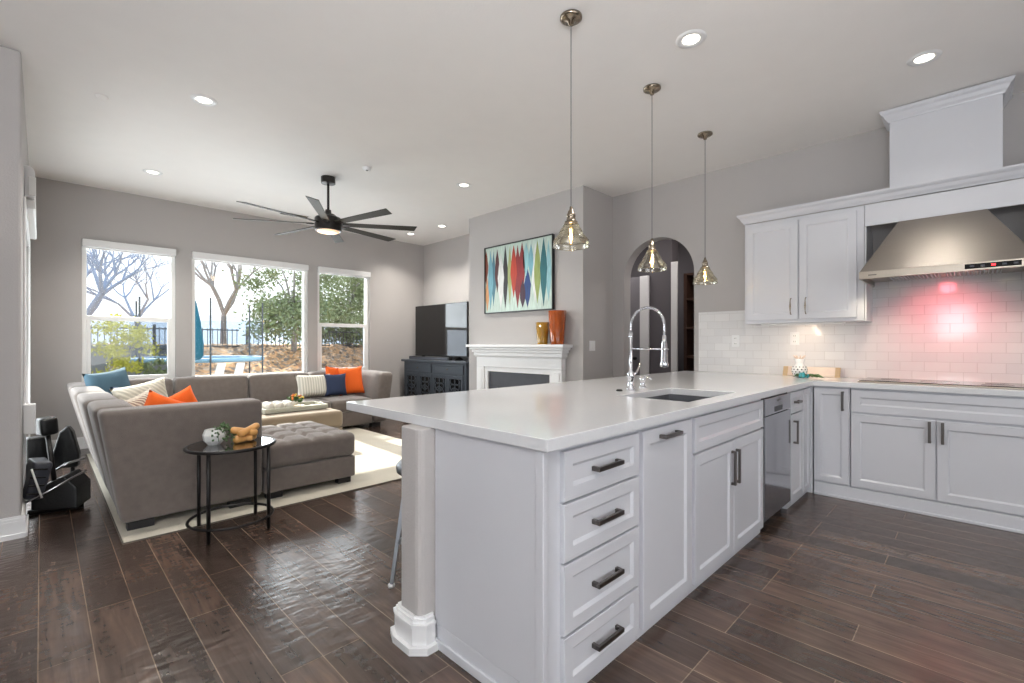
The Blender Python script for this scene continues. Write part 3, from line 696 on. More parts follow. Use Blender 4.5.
for (u0, u1) in ((-1.19, -.75), (-.74, -.30)): FU.shaker(u0, u1, 1.43, 2.15).build('door', 'cabinet_white', t)

# range hood
HY0, HY1, HX = -.275, .636, 4.37
t = thing('range_hood', (4.75, .18, 1.70), 'brushed stainless range hood tapering upwards above the cooktop', 'range hood')
mb = MB()
mb.hexa([(HX+.01, HY0, 1.755), (XR-.016, HY0, 1.755), (XR-.016, HY1, 1.755), (HX+.01, HY1, 1.755), (4.70, HY0+.225, 2.163), (XR-.016, HY0+.225, 2.163), (XR-.016, HY1-.2, 2.163), (4.70, HY1-.2, 2.163)])
mb.build('canopy', 'hood_steel', t, bevel=.003)
mb = MB(); mb.box(HX, HX+.02, HY0, HY1, 1.70, 1.754); mb.box(HX+.02, XR-.016, HY0, HY0+.012, 1.70, 1.754); mb.box(HX+.02, XR-.016, HY1-.012, HY1, 1.70, 1.754); lip = mb.build('lip', 'steel', t, bevel=.002)
cp = MB().box(HX-.003, HX-.0005, -.20, .06, 1.712, 1.744).build('control_panel', 'black_gloss', t)
for k in range(5):
    MB().box(HX-.005, HX-.0031, -.185+k*.05, -.165+k*.05, 1.722, 1.734).build('button', 'red_led' if k == 2 else 'grey_plastic', cp)
MB().box(HX-.0025, HX-.0005, .53, .58, 1.722, 1.73).build('badge', 'pewter', t)
mb = MB(); mb.box(HX+.022, XR-.0165, HY0+.014, HY1-.014, 1.738, 1.752); mb.build('underside', 'steel', t)
for (a, b2) in ((-.13, .10), (.105, .17), (.19, .255), (.26, .49)):
    mb = MB(); n_ = max(3, int((b2-a)/.02))
    for k in range(n_):
        y = a+(b2-a)*(k+.5)/n_; mb.tube([(HX+.05, y, 1.728), (XR-.1, y, 1.728)], .006, 6)
    mb.box(HX+.045, HX+.05, a, b2, 1.72, 1.737); mb.build('baffle_filter', 'chrome', t)
for y in (-.17, .55):
    MB().lathe([(0, -.004), (.03, -.004), (.034, 0), (.034, .004)], (HX+.09, y, 1.732), 20).build('lamp_lens', 'hood_lens', t, smooth=True)
    light('hood_lamp', 'SPOT', (HX+.16 - FR[t].x, y - FR[t].y, 1.715-FR[t].z), (.25, 0, -1), 5, (1, .85, .62), parent=t, spot_size=math.radians(110), spot_blend=.8, shadow_soft_size=.03)
MB().box(HX+.03, HX+.07, .13, .23, 1.708, 1.716).build('red_indicator', 'red_led', t, bevel=.003)
light('red_lamp', 'SPOT', (HX+.2 - FR[t].x, .18 - FR[t].y, 1.70-FR[t].z), (.9, 0, -.8), 11, (1, .12, .16), parent=t, spot_size=math.radians(100), spot_blend=1, shadow_soft_size=.05)
# cooktop
t = thing('cooktop', (4.72, .19, .9145), 'black glass cooktop in a thin steel frame set in the worktop', 'cooktop')
MB().box(4.52, 4.98, -.29, .67, .9145, .922).build('frame', 'steel', t, bevel=.002)
MB().box(4.53, 4.97, -.28, .66, .9222, .9265).build('glass', 'black_gloss', t, bevel=.0015)
for (x, y, r) in ((4.65, .5, .08), (4.85, .5, .06), (4.75, .2, .11), (4.65, -.1, .08), (4.85, -.1, .06)): MB().torus((x, y, .9268), r, .0007, 40, 4).build('burner_ring', 'grey_plastic', t)

# decor in the corner of the counter
t = thing('lattice_vase', (4.79, 1.13, .914), 'small white lattice ceramic vase in the corner of the worktop', 'vase')
prof = [(0, 0), (.035, 0), (.05, .02), (.062, .055), (.058, .085), (.035, .115), (.03, .13), (.045, .165), (.04, .165), (.026, .13), (.03, .11)]
MB().lathe(prof, (4.79, 1.13, .9145), 24).build('vase_body', 'white_ceramic', t, smooth=True)
mb = MB()
for j, z in enumerate((.03, .05, .07, .09)):
    for k in range(12):
        a = 2*PI*(k+.5*(j % 2))/12; r = [.054, .0605, .061, .054][j]
        mb.lathe([(0, .0012), (.005, 0.0008), (.007, -.001)], (0, 0, 0), 8)
        vs = list(mb.bm.verts)[-24:]
        bmesh.ops.transform(mb.bm, matrix=Matrix.Translation((4.79+r*math.cos(a), 1.13+r*math.sin(a), .9145+z)) @ Matrix.Rotation(a, 4, 'Z') @ Matrix.Rotation(PI/2, 4, 'Y'), verts=vs)
mb.build('lattice_holes', 'black', t)
mb = MB()
for k in range(9):
    a = 2*PI*k/9; mb.tube([(4.79, 1.13, 1.05), (4.79+.03*math.cos(a), 1.13+.03*math.sin(a), 1.09), (4.79+.05*math.cos(a), 1.13+.05*math.sin(a), 1.11)], [.003, .008, .002], 5)
mb.build('rosette', 'marble', t, smooth=True)
mb = MB(); mb.hexa([(4.97, .87, .9145), (5.0, .87, .9145), (5.0, 1.30, .9145), (4.97, 1.30, .9145), (5.005, .87, 1.0), (5.035, .87, 1.0), (5.035, 1.30, 1.0), (5.005, 1.30, 1.0)])
t = thing('serving_board', (4.99, 1.08, .9145), 'long pale board with tan ends leaning on the backsplash behind the lattice vase', 'board'); mb.build('board', 'marble', t, bevel=.006)
for y in (.878, 1.292): MB().hexa([(4.964, y-.02, .9145), (4.969, y-.02, .9145), (4.969, y+.02, .9145), (4.964, y+.02, .9145), (5.0, y-.02, 1.0), (5.004, y-.02, 1.0), (5.004, y+.02, 1.0), (5.0, y+.02, 1.0)]).build('end_band', 'wood_light', t)
t = thing('glass_bead_garland', (4.70, 1.07, .9145), 'teal glass ornament with dark green leaves lying in front of the lattice vase', 'ornament')
mb = MB()
for k in range(14):
    r = random.uniform(.009, .017); mb.lathe([(r*math.sin(PI*i/8), -r*math.cos(PI*i/8)) for i in range(9)], (4.70+random.uniform(-.03, .03), 1.065+random.uniform(-.05, .05), .9145+r+random.choice([0, 0, .018])), 12)
mb.build('beads', 'teal_glass', t, smooth=True)
mb = MB()
for k in range(16):
    a = random.choice([1, -1])*random.uniform(.02, .15); p = Vector((4.71+random.uniform(-.02, .03), 1.06+a*.3, .935)); q = Vector((4.72+random.uniform(-.04, .04), 1.06-abs(a) if k % 3 else 1.06+abs(a)*.7, .922)); mb.tube([p, (p+q)/2+Vector((0, 0, .014)), q], [.002, .011, .001], 5)
mb.build('leaves', 'leaf', t)

# ------------------------------------------------------------------ pendants
def pendant(loc, label):
    x, y, zb = loc; t = thing('pendant_lamp', (x, y, zb), label, 'pendant lamp', 'glass pendants over the peninsula')
    MB().lathe([(0, CZ-.0005), (.062, CZ-.0005), (.062, CZ-.012), (.05, CZ-.02), (.02, CZ-.026), (.012, CZ-.05), (0, CZ-.052)], (x, y, 0), 28).build('ceiling_canopy', 'nickel', t, smooth=True)
    MB().tube([(x, y, CZ-.05), (x, y, zb+.22)], .0022, 6).build('cord', 'grey_plastic', t)
    MB().lathe([(0, .225), (.008, .225), (.01, .205), (.018, .2), (.018, .188), (.024, .184), (.026, .17), (.022, .166), (.026, .155), (.026, .146), (.036, .142), (.038, .132), (0, .132)], (x, y, zb), 24).build('socket', 'nickel', t, smooth=True)
    prof = [(.036, .142), (.04, .13), (.043, .118), (.06, .095), (.064, .085), (.068, .072), (.088, .05), (.098, .032), (.1, .015), (.102, 0)]
    MB().lathe(prof, (x, y, zb), 36).build('glass_shade', 'pendant_glass', t, smooth=True)
    mb = MB(); mb.torus((x, y, zb+.001), .102, .0025, 40, 6); mb.torus((x, y, zb+.034), .0985, .0015, 40, 6); mb.torus((x, y, zb+.083), .0655, .0015, 40, 6); mb.torus((x, y, zb+.12), .044, .002, 40, 6); mb.build('glass_ribs', 'pendant_glass_ribs', t, smooth=True)
    b_ = MB().lathe([(.011, .131), (.012, .11), (.019, .085), (.021, .06), (.018, .035), (.008, .018), (0, .016)], (x, y, zb), 16).build('bulb', 'pendant_glass', t, smooth=True)
    mb = MB()
    for k in range(6):
        a = 2*PI*k/6; mb.tube([(x+.004*math.cos(a), y+.004*math.sin(a), zb+.10), (x+.008*math.cos(a), y+.008*math.sin(a), zb+.04)], .0013, 5)
    mb.build('filament', 'filament', b_)
    light('bulb_light', 'POINT', (0, 0, .065), (0, 0, -1), 2.2, (1, .72, .42), parent=t, shadow_soft_size=.012)
pendant((2.101, 1.62, 1.757), 'clear glass pendant lamp nearest the camera, hanging beside the painting')
pendant((3.094, 1.657, 1.742), 'middle glass pendant lamp, hanging in front of the archway')
pendant((4.098, 1.69, 1.742), 'farthest glass pendant lamp, hanging nearest the upper cabinet')

# ------------------------------------------------------------------ ceiling lights, detectors, vent
CANS = [((2.763, 1.224), 'recessed ceiling light between the first two pendant lamps'), ((4.002, .242), 'recessed ceiling light in front of the boxed hood chimney'), ((.866, 4.133), 'recessed ceiling light left of the ceiling fan, nearest the camera'),
        ((.844, 6.249), 'recessed ceiling light above the left window'), ((3.447, 4.208), 'recessed ceiling light just right of the ceiling fan'), ((4.403, 5.912), 'recessed ceiling light nearest the chimney breast corner'), ((4.35, 6.70), 'recessed ceiling light in the far corner above the television')]
first = None
for (x, y), lab in CANS:
    if first is None:
        t = first = thing('recessed_light', (x, y, CZ), lab, 'ceiling light', 'recessed lights in the ceiling')
        MB().lathe([(.050, -.003), (.056, -.008), (.082, -.007), (.088, -.0005)], (0, 0, 0), 36).build('trim_ring', 'white_trim', t, smooth=True, local=True)
        MB().lathe([(0, -.003), (.050, -.003), (.050, -.001)], (0, 0, 0), 30).build('lens', 'can_lens', t, local=True)
    else: t = copy_tree(first, (x, y, CZ), None, lab)
    pw = (2.0 if x > 3.8 else 9) if y < 3 else 12
    light('can_lamp', 'AREA', (x, y, CZ-.012), (0, 0, -1), pw, (1, .94, .86), .11, spread=math.radians(115))
t = thing('smoke_detector', (2.40, 4.52, CZ), 'small round white smoke detector on the ceiling beside the fan mount', 'smoke detector')
MB().lathe([(0, -.025), (.03, -.025), (.042, -.018), (.046, -.0005)], (2.40, 4.52, CZ), 24).build('housing', 'white_trim', t, smooth=True)
MB().lathe([(0, -.029), (.012, -.029), (.014, -.0255)], (2.40, 4.52, CZ), 16).build('sensor_cap', 'grey_plastic', t)
t = thing('ceiling_sprinkler_cap', (.32, 4.62, CZ), 'small flat round cap on the ceiling near the left wall', 'ceiling cap')
MB().lathe([(0, -.012), (.035, -.012), (.042, -.0005)], (.32, 4.62, CZ), 20).build('cover', 'ceiling_paint', t, smooth=True)
t = thing('ceiling_vent', (2.54, 6.88, CZ), 'small dark slatted air vent in the ceiling beyond the fan', 'vent')
MB().box(2.34, 2.74, 6.80, 6.96, CZ-.008, CZ-.0005).build('frame', 'ceiling_paint', t, bevel=.002)
MB().box(2.36, 2.72, 6.82, 6.94, CZ-.0095, CZ-.0082).build('opening', 'grey_plastic', t)
for k in range(4): MB().box(2.37, 2.71, 6.83+k*.03, 6.845+k*.03, CZ-.014, CZ-.0097).build('slat', 'nickel', t)

# ------------------------------------------------------------------ ceiling fan
fx, fy = 2.235, 5.08
t = thing('ceiling_fan', (fx, fy, 2.4), 'large dark eight-blade ceiling fan with a round lit lens over the living room', 'ceiling fan')
MB().lathe([(0, 0), (.075, 0), (.075, -.07), (.03, -.078), (.02, -.08), (0, -.08)], (fx, fy, CZ-.0005), 30).build('ceiling_canopy', 'fan_dark', t, bevel=.003)
MB().tube([(fx, fy, CZ-.078), (fx, fy, 2.66)], .0135, 14).build('downrod', 'fan_dark', t, smooth=True)
MB().lathe([(0, 2.69), (.03, 2.69), (.032, 2.65), (.07, 2.64), (.10, 2.615), (.135, 2.60), (.14, 2.585), (.14, 2.465), (.135, 2.455), (.0, 2.455)], (fx, fy, 0), 36).build('motor_housing', 'fan_dark', t, bevel=.003)
MB().lathe([(0, 2.434), (.08, 2.436), (.11, 2.444), (.118, 2.454)], (fx, fy, 0), 36).build('light_lens', 'fan_lens', t, smooth=True)
light('fan_lamp', 'POINT', (0, 0, .015), (0, 0, -1), 2, (1, .75, .5), parent=t, shadow_soft_size=.08)
for k in range(8):
    a = math.radians(13+45*k); mb = MB(); tilt = -.20
    def bp_(r, wv, z): 
        return (fx+r*math.cos(a)-wv*math.sin(a)*math.cos(tilt), fy+r*math.sin(a)+wv*math.cos(a)*math.cos(tilt), 2.535+wv*math.sin(tilt)+z)
    r0, r1, w0, w1, th = .15, .96, .042, .056, .004
    mb.hexa([bp_(r0, -w0, -th), bp_(r1, -w1, -th), bp_(r1-.03, w1, -th), bp_(r0, w0, -th), bp_(r0, -w0, th), bp_(r1, -w1, th), bp_(r1-.03, w1, th), bp_(r0, w0, th)])
    b_ = mb.build('blade', 'fan_blade', t, bevel=.003)
    mb = MB(); mb.hexa([bp_(.12, -.02, -.01), bp_(.22, -.03, -.01), bp_(.22, .03, -.01), bp_(.12, .02, -.01), bp_(.12, -.02, -.0045), bp_(.22, -.03, -.0045), bp_(.22, .03, -.0045), bp_(.12, .02, -.0045)]); mb.build('blade_bracket', 'fan_dark', b_)

# ------------------------------------------------------------------ fireplace
t = thing('fireplace_mantel', (4.4, 4.23, 0), 'white moulded fireplace mantel and surround on the chimney breast', 'mantel')
MB().box(4.24, XF, 3.385, 5.14, 1.168, 1.205).build('shelf', 'white_trim', t, bevel=.006)
mb = MB(); mb.box(4.275, XF, 3.42, 5.105, 1.135, 1.167).box(4.30, XF, 3.445, 5.08, 1.10, 1.134).box(4.32, XF, 3.465, 5.06, 1.05, 1.099).box(4.335, XF, 3.48, 5.045, 1.035, 1.049); mb.build('cornice', 'white_trim', t, bevel=.006)
MB().box(4.35, XF, 3.495, 5.03, .90, 1.034).build('frieze', 'white_trim', t, bevel=.004)
for a, b2 in ((3.495, 3.64), (4.88, 5.03)): 
    mb = MB(); mb.box(4.35, XF, a, b2, .0, .899).box(4.34, 4.349, a+.03, b2-.03, .12, .86).box(4.335, 4.349, a, b2, 0, .12); mb.build('pilaster', 'white_trim', t, bevel=.004)
MB().box(4.37, XF-.001, 3.641, 4.879, .835, .899).build('inner_frame', 'white_trim', t, bevel=.004)
for a, b2 in ((3.641, 3.70), (4.82, 4.879)): MB().box(4.37, XF-.001, a, b2, .0, .834).build('inner_frame', 'white_trim', t, bevel=.004)
t = thing('fireplace_insert', (4.6, 4.26, 0), 'dark slate-grey fireplace insert below the white mantel', 'fireplace')
mb = MB(); mb.box(4.40, 4.42, 3.701, 4.819, .62, .834).box(4.40, 4.42, 3.701, 3.86, .0, .619).box(4.40, 4.42, 4.66, 4.819, .0, .619); mb.build('surround', 'slate', t, bevel=.002)
mb = MB(); mb.box(4.425, 4.45, 3.85, 3.88, .02, .62).box(4.425, 4.45, 4.64, 4.67, .02, .62).box(4.425, 4.45, 3.88, 4.64, .60, .62); mb.build('frame', 'black_metal', t)
mb = MB(); mb.box(4.455, 4.92, 3.74, 3.76, .0, .82).box(4.455, 4.92, 4.76, 4.78, .0, .82).box(4.90, 4.92, 3.76, 4.76, .0, .82).box(4.455, 4.9, 3.76, 4.76, .0, .03); mb.build('firebox', 'firebox', t)
for k in range(3): MB().tube([(4.6+.05*k, 3.95+.03*k, .09+.05*(k % 2)), (4.66+.03*k, 4.55-.03*k, .10+.06*(k % 2))], .035, 8).build('log', 'bark_grey', t, smooth=True)

# glass vases on the mantel
def vase(name, x, y, z, h, r0, r1, mt, label):
    o = MB().lathe([(0, 0), (r0, 0), (r0*1.02, .01), (r1, h), (r1-.006, h), (r0-.006, .02), (0, .02)], (x, y, z), 28).build(name, mt, smooth=True); tag(o, label, 'vase', 'amber glass vases on the mantel')
vase('glass_vase', 4.32, 3.768, 1.2055, .27, .062, .085, 'amber_glass', 'shorter mottled amber glass vase on the white mantel')
vase('glass_vase', 4.32, 3.536, 1.2055, .40, .078, .11, 'amber_glass_dark', 'taller deep orange glass vase on the white mantel, under the painting corner')

# painting
t = thing('painting', (4.40, 4.285, 1.63), 'wide abstract painting of upright coloured spindles in a black frame above the mantel', 'painting')
PY0, PY1, PZ0, PZ1 = 3.664, 4.908, 1.633, 2.555
mb = MB(); mb.box(4.385, XF-.001, PY0, PY0+.012, PZ0, PZ1).box(4.385, XF-.001, PY1-.012, PY1, PZ0, PZ1).box(4.385, XF-.001, PY0+.012, PY1-.012, PZ0, PZ0+.012).box(4.385, XF-.001, PY0+.012, PY1-.012, PZ1-.012, PZ1)
mb.build('frame', 'black', t)
cols = {'p_mint': (188, 206, 196), 'p_rust': (125, 66, 48), 'p_tan': (205, 150, 100), 'p_sky': (112, 165, 180), 'p_slate': (75, 120, 135), 'p_maroon': (80, 40, 42), 'p_white': (215, 222, 215), 'p_char': (45, 42, 46), 'p_lime': (155, 165, 110), 'p_red': (175, 60, 40), 'p_darkred': (130, 35, 38), 'p_navy': (30, 60, 115), 'p_aqua': (140, 185, 192), 'p_olive': (140, 155, 88), 'p_teal': (30, 98, 105), 'p_plum': (60, 30, 50)}
for k_, c_ in cols.items(): mat(k_, srgb(*c_), .5, var=.5, vscale=22, stretch=(1, 3, .35))
keys = list(cols); mb = MB()
mb.mi = 0; mb.box(4.40, XF-.002, PY0+.0125, PY1-.0125, PZ0+.0125, PZ1-.0125)
iw = PY1-PY0-.03; L0 = PY1-.015
sp_ = [(.01, 'p_rust', .98, .45, .035), (.03, 'p_tan', .55, .02, .03), (.085, 'p_sky', .97, .05, .045), (.135, 'p_slate', .95, .1, .04), (.195, 'p_maroon', .97, .3, .04), (.255, 'p_white', .9, .05, .05), (.325, 'p_char', 1.0, .05, .045), (.395, 'p_lime', .97, .1, .035), (.455, 'p_red', .98, .2, .05), (.515, 'p_darkred', .97, .04, .052), (.58, 'p_darkred', 1.0, .25, .05),
       (.59, 'p_plum', .45, .04, .045), (.66, 'p_navy', .62, .04, .05), (.64, 'p_aqua', .98, .5, .05), (.71, 'p_sky', .95, .45, .035), (.77, 'p_white', .95, .1, .05), (.80, 'p_olive', .98, .08, .045), (.885, 'p_teal', 1.0, .04, .05), (.95, 'p_aqua', .95, .1, .04)]
for i, (u, c_, zt, zb, hw) in enumerate(sp_):
    mb.mi = keys.index(c_); yc_ = L0-u*iw; H = PZ1-PZ0-.03; a = PZ0+.015+zb*H*.98; b2 = PZ0+.015+zt*H*.99
    xx = 4.3995-.0004*(i % 3); n_ = 9; lft, rgt = [], []
    for k in range(n_+1):
        s_ = k/n_; wd = hw*iw*.95*math.sin(PI*max(.01, min(.99, s_)))**1.1*(1+.12*random.uniform(-1, 1)); z = a+(b2-a)*s_
        lft.append((min(PY1-.014, yc_+wd), z)); rgt.append((max(PY0+.014, yc_-wd), z))
    poly_ = lft + rgt[::-1]
    mb.prism(poly_, lambda p, q, d: (d, p, q), xx-.0008, 4.4005)
mb.build('canvas', keys, t)

# ------------------------------------------------------------------ media console and television
CX0, CX1, CY0, CY1 = 4.54, XR-.02, 5.50, 7.22
t = thing('media_console', (4.78, 6.36, 0), 'dark grey carved media console in the recess beside the fireplace', 'console')
MB().box(CX0-.03, CX1, CY0-.04, CY1+.04, .905, .945).build('console_top', 'grey_furniture', t, bevel=.008)
MB().box(CX0+.01, CX1, CY0, CY1, .06, .904).build('body', 'grey_furniture', t, bevel=.004)
MB().box(CX0-.01, CX1, CY0-.01, CY1+.01, 0, .059).build('plinth', 'grey_furniture', t, bevel=.006)
FC = Frame((CX0+.01, 0, 0), (0, 1, 0), (-1, 0, 0)); wd = (CY1-CY0)
for k in range(2):
    a = CY0+.06+k*(wd/2-.03); b2 = a+wd/2-.09
    o = FC.shaker(a, b2, .735, .88, .02, .018, .006, .008).build('drawer', 'grey_furniture', t); mb = MB(); mb.lathe([(0, 0), (.012, .004), (.014, .014), (0, .02)], (0, 0, 0), 14); mb.xform(Matrix.Translation((CX0-.004, (a+b2)/2, .81)) @ Matrix.Rotation(-PI/2, 4, 'Y')); mb.build('knob', 'nickel', o, smooth=True)
for k in range(4):
    a = CY0+.06+k*(wd-.12)/4+.008; b2 = a+(wd-.12)/4-.016
    o = FC.shaker(a, b2, .09, .715, .045, .018, .010, .006).build('door', 'grey_furniture', t)
    mb = MB(); FC.fbox(mb, a+.052, b2-.052, .14, .66, .0081, .0095); mb.build('glass', 'black_gloss', o)
    mb = MB(); yc_ = (a+b2)/2
    for zc_ in (.58, .40, .22):
        R0 = (b2-a)/2-.055
        mb.torus((0, 0, 0), R0*.92, .008, 24, 6); vs = list(mb.bm.verts)[-144:]
        bmesh.ops.transform(mb.bm, matrix=Matrix.Translation((CX0-.006, yc_, zc_)) @ Matrix.Rotation(PI/2, 4, 'Y'), verts=vs)
        for q in range(4):
            an = PI/4+q*PI/2; mb.torus((0, 0, 0), R0*.42, .006, 16, 5); vs = list(mb.bm.verts)[-80:]
            bmesh.ops.transform(mb.bm, matrix=Matrix.Translation((CX0-.006, yc_+R0*.5*math.cos(an), zc_+R0*.5*math.sin(an))) @ Matrix.Rotation(PI/2, 4, 'Y'), verts=vs)
    mb.build('fretwork', 'grey_furniture', o, smooth=True)
t = thing('television', (4.77, 6.45, .946), 'large flat black television standing on the grey media console', 'television')
MB().box(4.75, 4.785, 5.72, 7.17, 1.005, 1.885).build('bezel', 'black', t, bevel=.004)
MB().box(4.7475, 4.7498, 5.73, 7.16, 1.02, 1.877).build('screen', 'screen', t)
for y in (5.95, 6.95):
    mb = MB(); mb.hexa([(4.68, y-.012, .946), (4.86, y-.012, .946), (4.86, y+.012, .946), (4.68, y+.012, .946), (4.755, y-.012, 1.01), (4.78, y-.012, 1.01), (4.78, y+.012, 1.01), (4.755, y+.012, 1.01)]); mb.build('foot', 'black_metal', t)
t = thing('soundbar', (4.64, 6.5, .946), 'long low black soundbar in front of the television', 'soundbar')
MB().box(4.60, 4.675, 6.0, 7.15, .946, 1.0).build('body', 'black', t, bevel=.012); MB().box(4.597, 4.5999, 6.03, 7.12, .952, .992).build('grille', 'grey_plastic', t)

# ------------------------------------------------------------------ rug
t = thing('area_rug', (1.75, 5.1, 0), 'large pale cream area rug under the sectional sofa', 'rug')
MB().box(.353, 3.20, 3.655, 6.9, .001, .012).build('pile', 'rug', t, bevel=.004)
mb = MB(); mb.box(.345, 3.208, 3.647, 3.6545, .001, .01).box(3.2005, 3.208, 3.655, 6.9, .001, .01).box(.345, .3525, 3.655, 6.9, .001, .01); mb.build('binding', 'rug_edge', t)
RZ = .0125
# ------------------------------------------------------------------ sectional sofa
t = thing('sectional_sofa', (1.8, 5.6, 0), 'large U-shaped taupe sectional sofa with flared low backs below the windows', 'sofa')
SB = .79; SEAT = .43
def shear_x(sgn, xref, z0=.06, amt=.13):       # back flares outwards with height
    return lambda p: (p.x+sgn*amt*max(0, (p.z-z0)/(SB-z0)), p.y, p.z)
def shear_y(sgn, z0=.06, amt=.13): return lambda p: (p.x, p.y+sgn*amt*max(0, (p.z-z0)/(SB-z0)), p.z)
g_ = .006
# near-left corner module: back panel towards the camera, plus left back
MB().rbox(.36, 1.19, 3.845, 4.06, .06, SB, .035, 9, shear=lambda p: (p.x-.11*max(0, (p.z-.06)/.73) * (1 if p.x < .7 else 0), p.y, p.z)).build('backrest', 'sofa', t, smooth=True)
ysplit = [4.065, 4.68, 5.51, 6.22]
for a, b2, am in ((4.064, 4.68, .135), (4.685, 5.51, .16), (5.515, 6.30, .175), (6.305, 7.10, .18)):
    MB().rbox(.365, .60, a, b2-.012, .06, SB, .05, 9, puff=.014, shear=shear_x(-1, 0, amt=am)).build('backrest', 'sofa', t, smooth=True)
for a, b2 in ((.62, 1.15), (1.155, 1.98), (1.985, 2.80), (2.805, 3.50)):
    MB().rbox(a, b2-g_, 6.86, 7.09, .06, SB, .05, 9, puff=.012, shear=shear_y(1, amt=.10)).build('backrest', 'sofa', t, smooth=True)
MB().rbox(3.42, 3.66, 6.22, 7.09, .06, SB, .07, 9, puff=.01, shear=shear_x(1, 0, amt=.10)).build('armrest', 'sofa', t, smooth=True)
# bases and seat cushions
for x0, x1, y0, y1 in ((.605, 1.19, 4.065, 4.68), (.605, 1.30, 4.685, 5.51), (.605, 1.30, 5.515, 6.22)):
    MB().rbox(x0, x1, y0, y1-g_, .06, .26, .02, 6).build('base', 'sofa', t, smooth=True)
    MB().rbox(x0, x1+.01, y0, y1-g_, .262, SEAT, .045, 9, puff=.02).build('seat_cushion', 'sofa', t, smooth=True)
for x0, x1 in ((.605, 1.15), (1.155, 1.98), (1.985, 2.80), (2.805, 3.41)):
    MB().rbox(x0, x1-g_, 6.24, 6.86, .06, .26, .02, 6).build('base', 'sofa', t, smooth=True)
    MB().rbox(x0, x1-g_, 6.225, 6.86, .262, SEAT, .045, 9, puff=.02).build('seat_cushion', 'sofa', t, smooth=True)
for x, y in ((.44, 3.90), (1.02, 3.90), (.44, 5.5), (.44, 6.9), (1.2, 6.3), (2.0, 6.3), (2.8, 6.3), (3.0, 6.95), (1.22, 5.4), (1.1, 4.6)): MB().box(x-.05, x+.09, y-.04, y+.04, RZ, .06).build('foot', 'black', t)
for x, y in ((3.45, 6.3), (3.45, 6.95)): MB().box(x-.05, x+.09, y-.04, y+.04, 0.0, .06).build('foot', 'black', t)

def ottoman(name, x0, x1, y0, y1, h, label, tuft, mt='sofa'):
    t = thing(name, ((x0+x1)/2, (y0+y1)/2, 0), label, 'ottoman')
    MB().rbox(x0+.004, x1-.004, y0+.004, y1-.004, .06, h-.2, .02, 6).build('base', mt, t, smooth=True)
    MB().rbox(x0, x1, y0, y1, h-.198, h, .045, 26, puff=.012, tuft=tuft).build('cushion', mt, t, smooth=True)
    for x in (x0+.08, x1-.1):
        for y in (y0+.06, y1-.06): MB().box(x-.05, x+.06, y-.035, y+.035, RZ, .06).build('foot', 'black', t)
ottoman('tufted_ottoman', 1.20, 1.945, 3.85, 4.80, .44, 'taupe ottoman with a button-tufted top beside the near sofa back', (4, 4, .042))
ottoman('square_ottoman', 1.60, 2.52, 5.30, 6.12, .43, 'flat taupe ottoman in the middle of the sectional carrying a tray', None, 'sofa_tan')

# tray with crockery and flowers
def on_ott(dx, dy): return (2.02+dx, 5.72+dy)
tz = .445
t = thing('serving_tray', (2.02, 5.70, tz), 'long off-white tray with raised edges on the flat middle ottoman', 'tray')
mb = MB(); mb.box(1.72, 2.42, 5.50, 5.90, tz, tz+.012).box(1.72, 2.42, 5.50, 5.515, tz+.012, tz+.05).box(1.72, 2.42, 5.885, 5.90, tz+.012, tz+.05).box(1.72, 1.735, 5.515, 5.885, tz+.012, tz+.05).box(2.405, 2.42, 5.515, 5.885, tz+.012, tz+.05)
mb.build('tray_body', 'tray_white', t, bevel=.004)
for x in (1.712, 2.421): MB().tube([(x, 5.62, tz+.04), (x, 5.64, tz+.055), (x, 5.76, tz+.055), (x, 5.78, tz+.04)], .006, 6).build('handle', 'nickel', t, smooth=True)
shells = ['front left', 'front middle', 'front right', 'rear left', 'rear middle', 'rear right']
k = 0
for j in range(2):
    for i in range(3):
        x, y = 1.80+i*.105, 5.60+j*.12; r = .050
        o = MB().lathe([(0, 0), (r*.6, 0), (r, .035), (r*.95, .065), (r*.6, .09), (r*.3, .098), (0, .085)], (x, y, tz+.0125), 16).build('ceramic_pumpkin', 'plate', smooth=True)
        tag(o, 'small cream ceramic ornament on the ottoman tray, in the %s place' % shells[k], 'ornament', 'small cream ornaments on the tray'); k += 1
t = thing('bead_bowl', (2.12, 5.62, tz+.0125), 'low tan wooden bowl of beads near the middle of the ottoman tray', 'bowl')
MB().lathe([(0, 0), (.035, 0), (.07, .04), (.064, .04), (.03, .01), (0, .01)], (2.12, 5.62, tz+.0125), 20).build('bowl', 'wood_light', t, smooth=True)
mb = MB()
for k in range(12): mb.lathe([(.013*math.sin(PI*i/6), -.013*math.cos(PI*i/6)) for i in range(7)], (2.12+random.uniform(-.035, .035), 5.62+random.uniform(-.035, .035), tz+.045), 8)
mb.build('beads', 'plate', t, smooth=True)
t = thing('flower_arrangement', (2.16, 5.84, tz+.0125), 'small pot of orange and yellow flowers on the ottoman tray', 'flowers')
MB().lathe([(0, 0), (.035, 0), (.045, .07), (.04, .07), (.03, .02), (0, .02)], (2.16, 5.84, tz+.0125), 18).build('pot', 'plate', t, smooth=True)
for nm, cnt, mt in (('foliage', 50, 'leaf'), ('orange_blooms', 18, 'flower_orange'), ('yellow_blooms', 14, 'flower_yellow')):
    mb = MB()
    for k in range(cnt):
        a = random.uniform(0, 2*PI); r = random.uniform(0, .10); h = random.uniform(.07, .14) if nm == 'foliage' else random.uniform(.12, .165)-r*.3
        p = Vector((2.16+r*math.cos(a), 5.84+r*math.sin(a), tz+h))
        if nm == 'foliage': mb.tube([Vector((2.16, 5.84, tz+.07)), p], [.002, .010], 4)
        else: mb.lathe([(0, -.008), (.012, -.004), (.014, .003), (.006, .008), (0, .009)], p, 8)
    mb.build(nm, mt, t, smooth=(nm != 'foliage'))
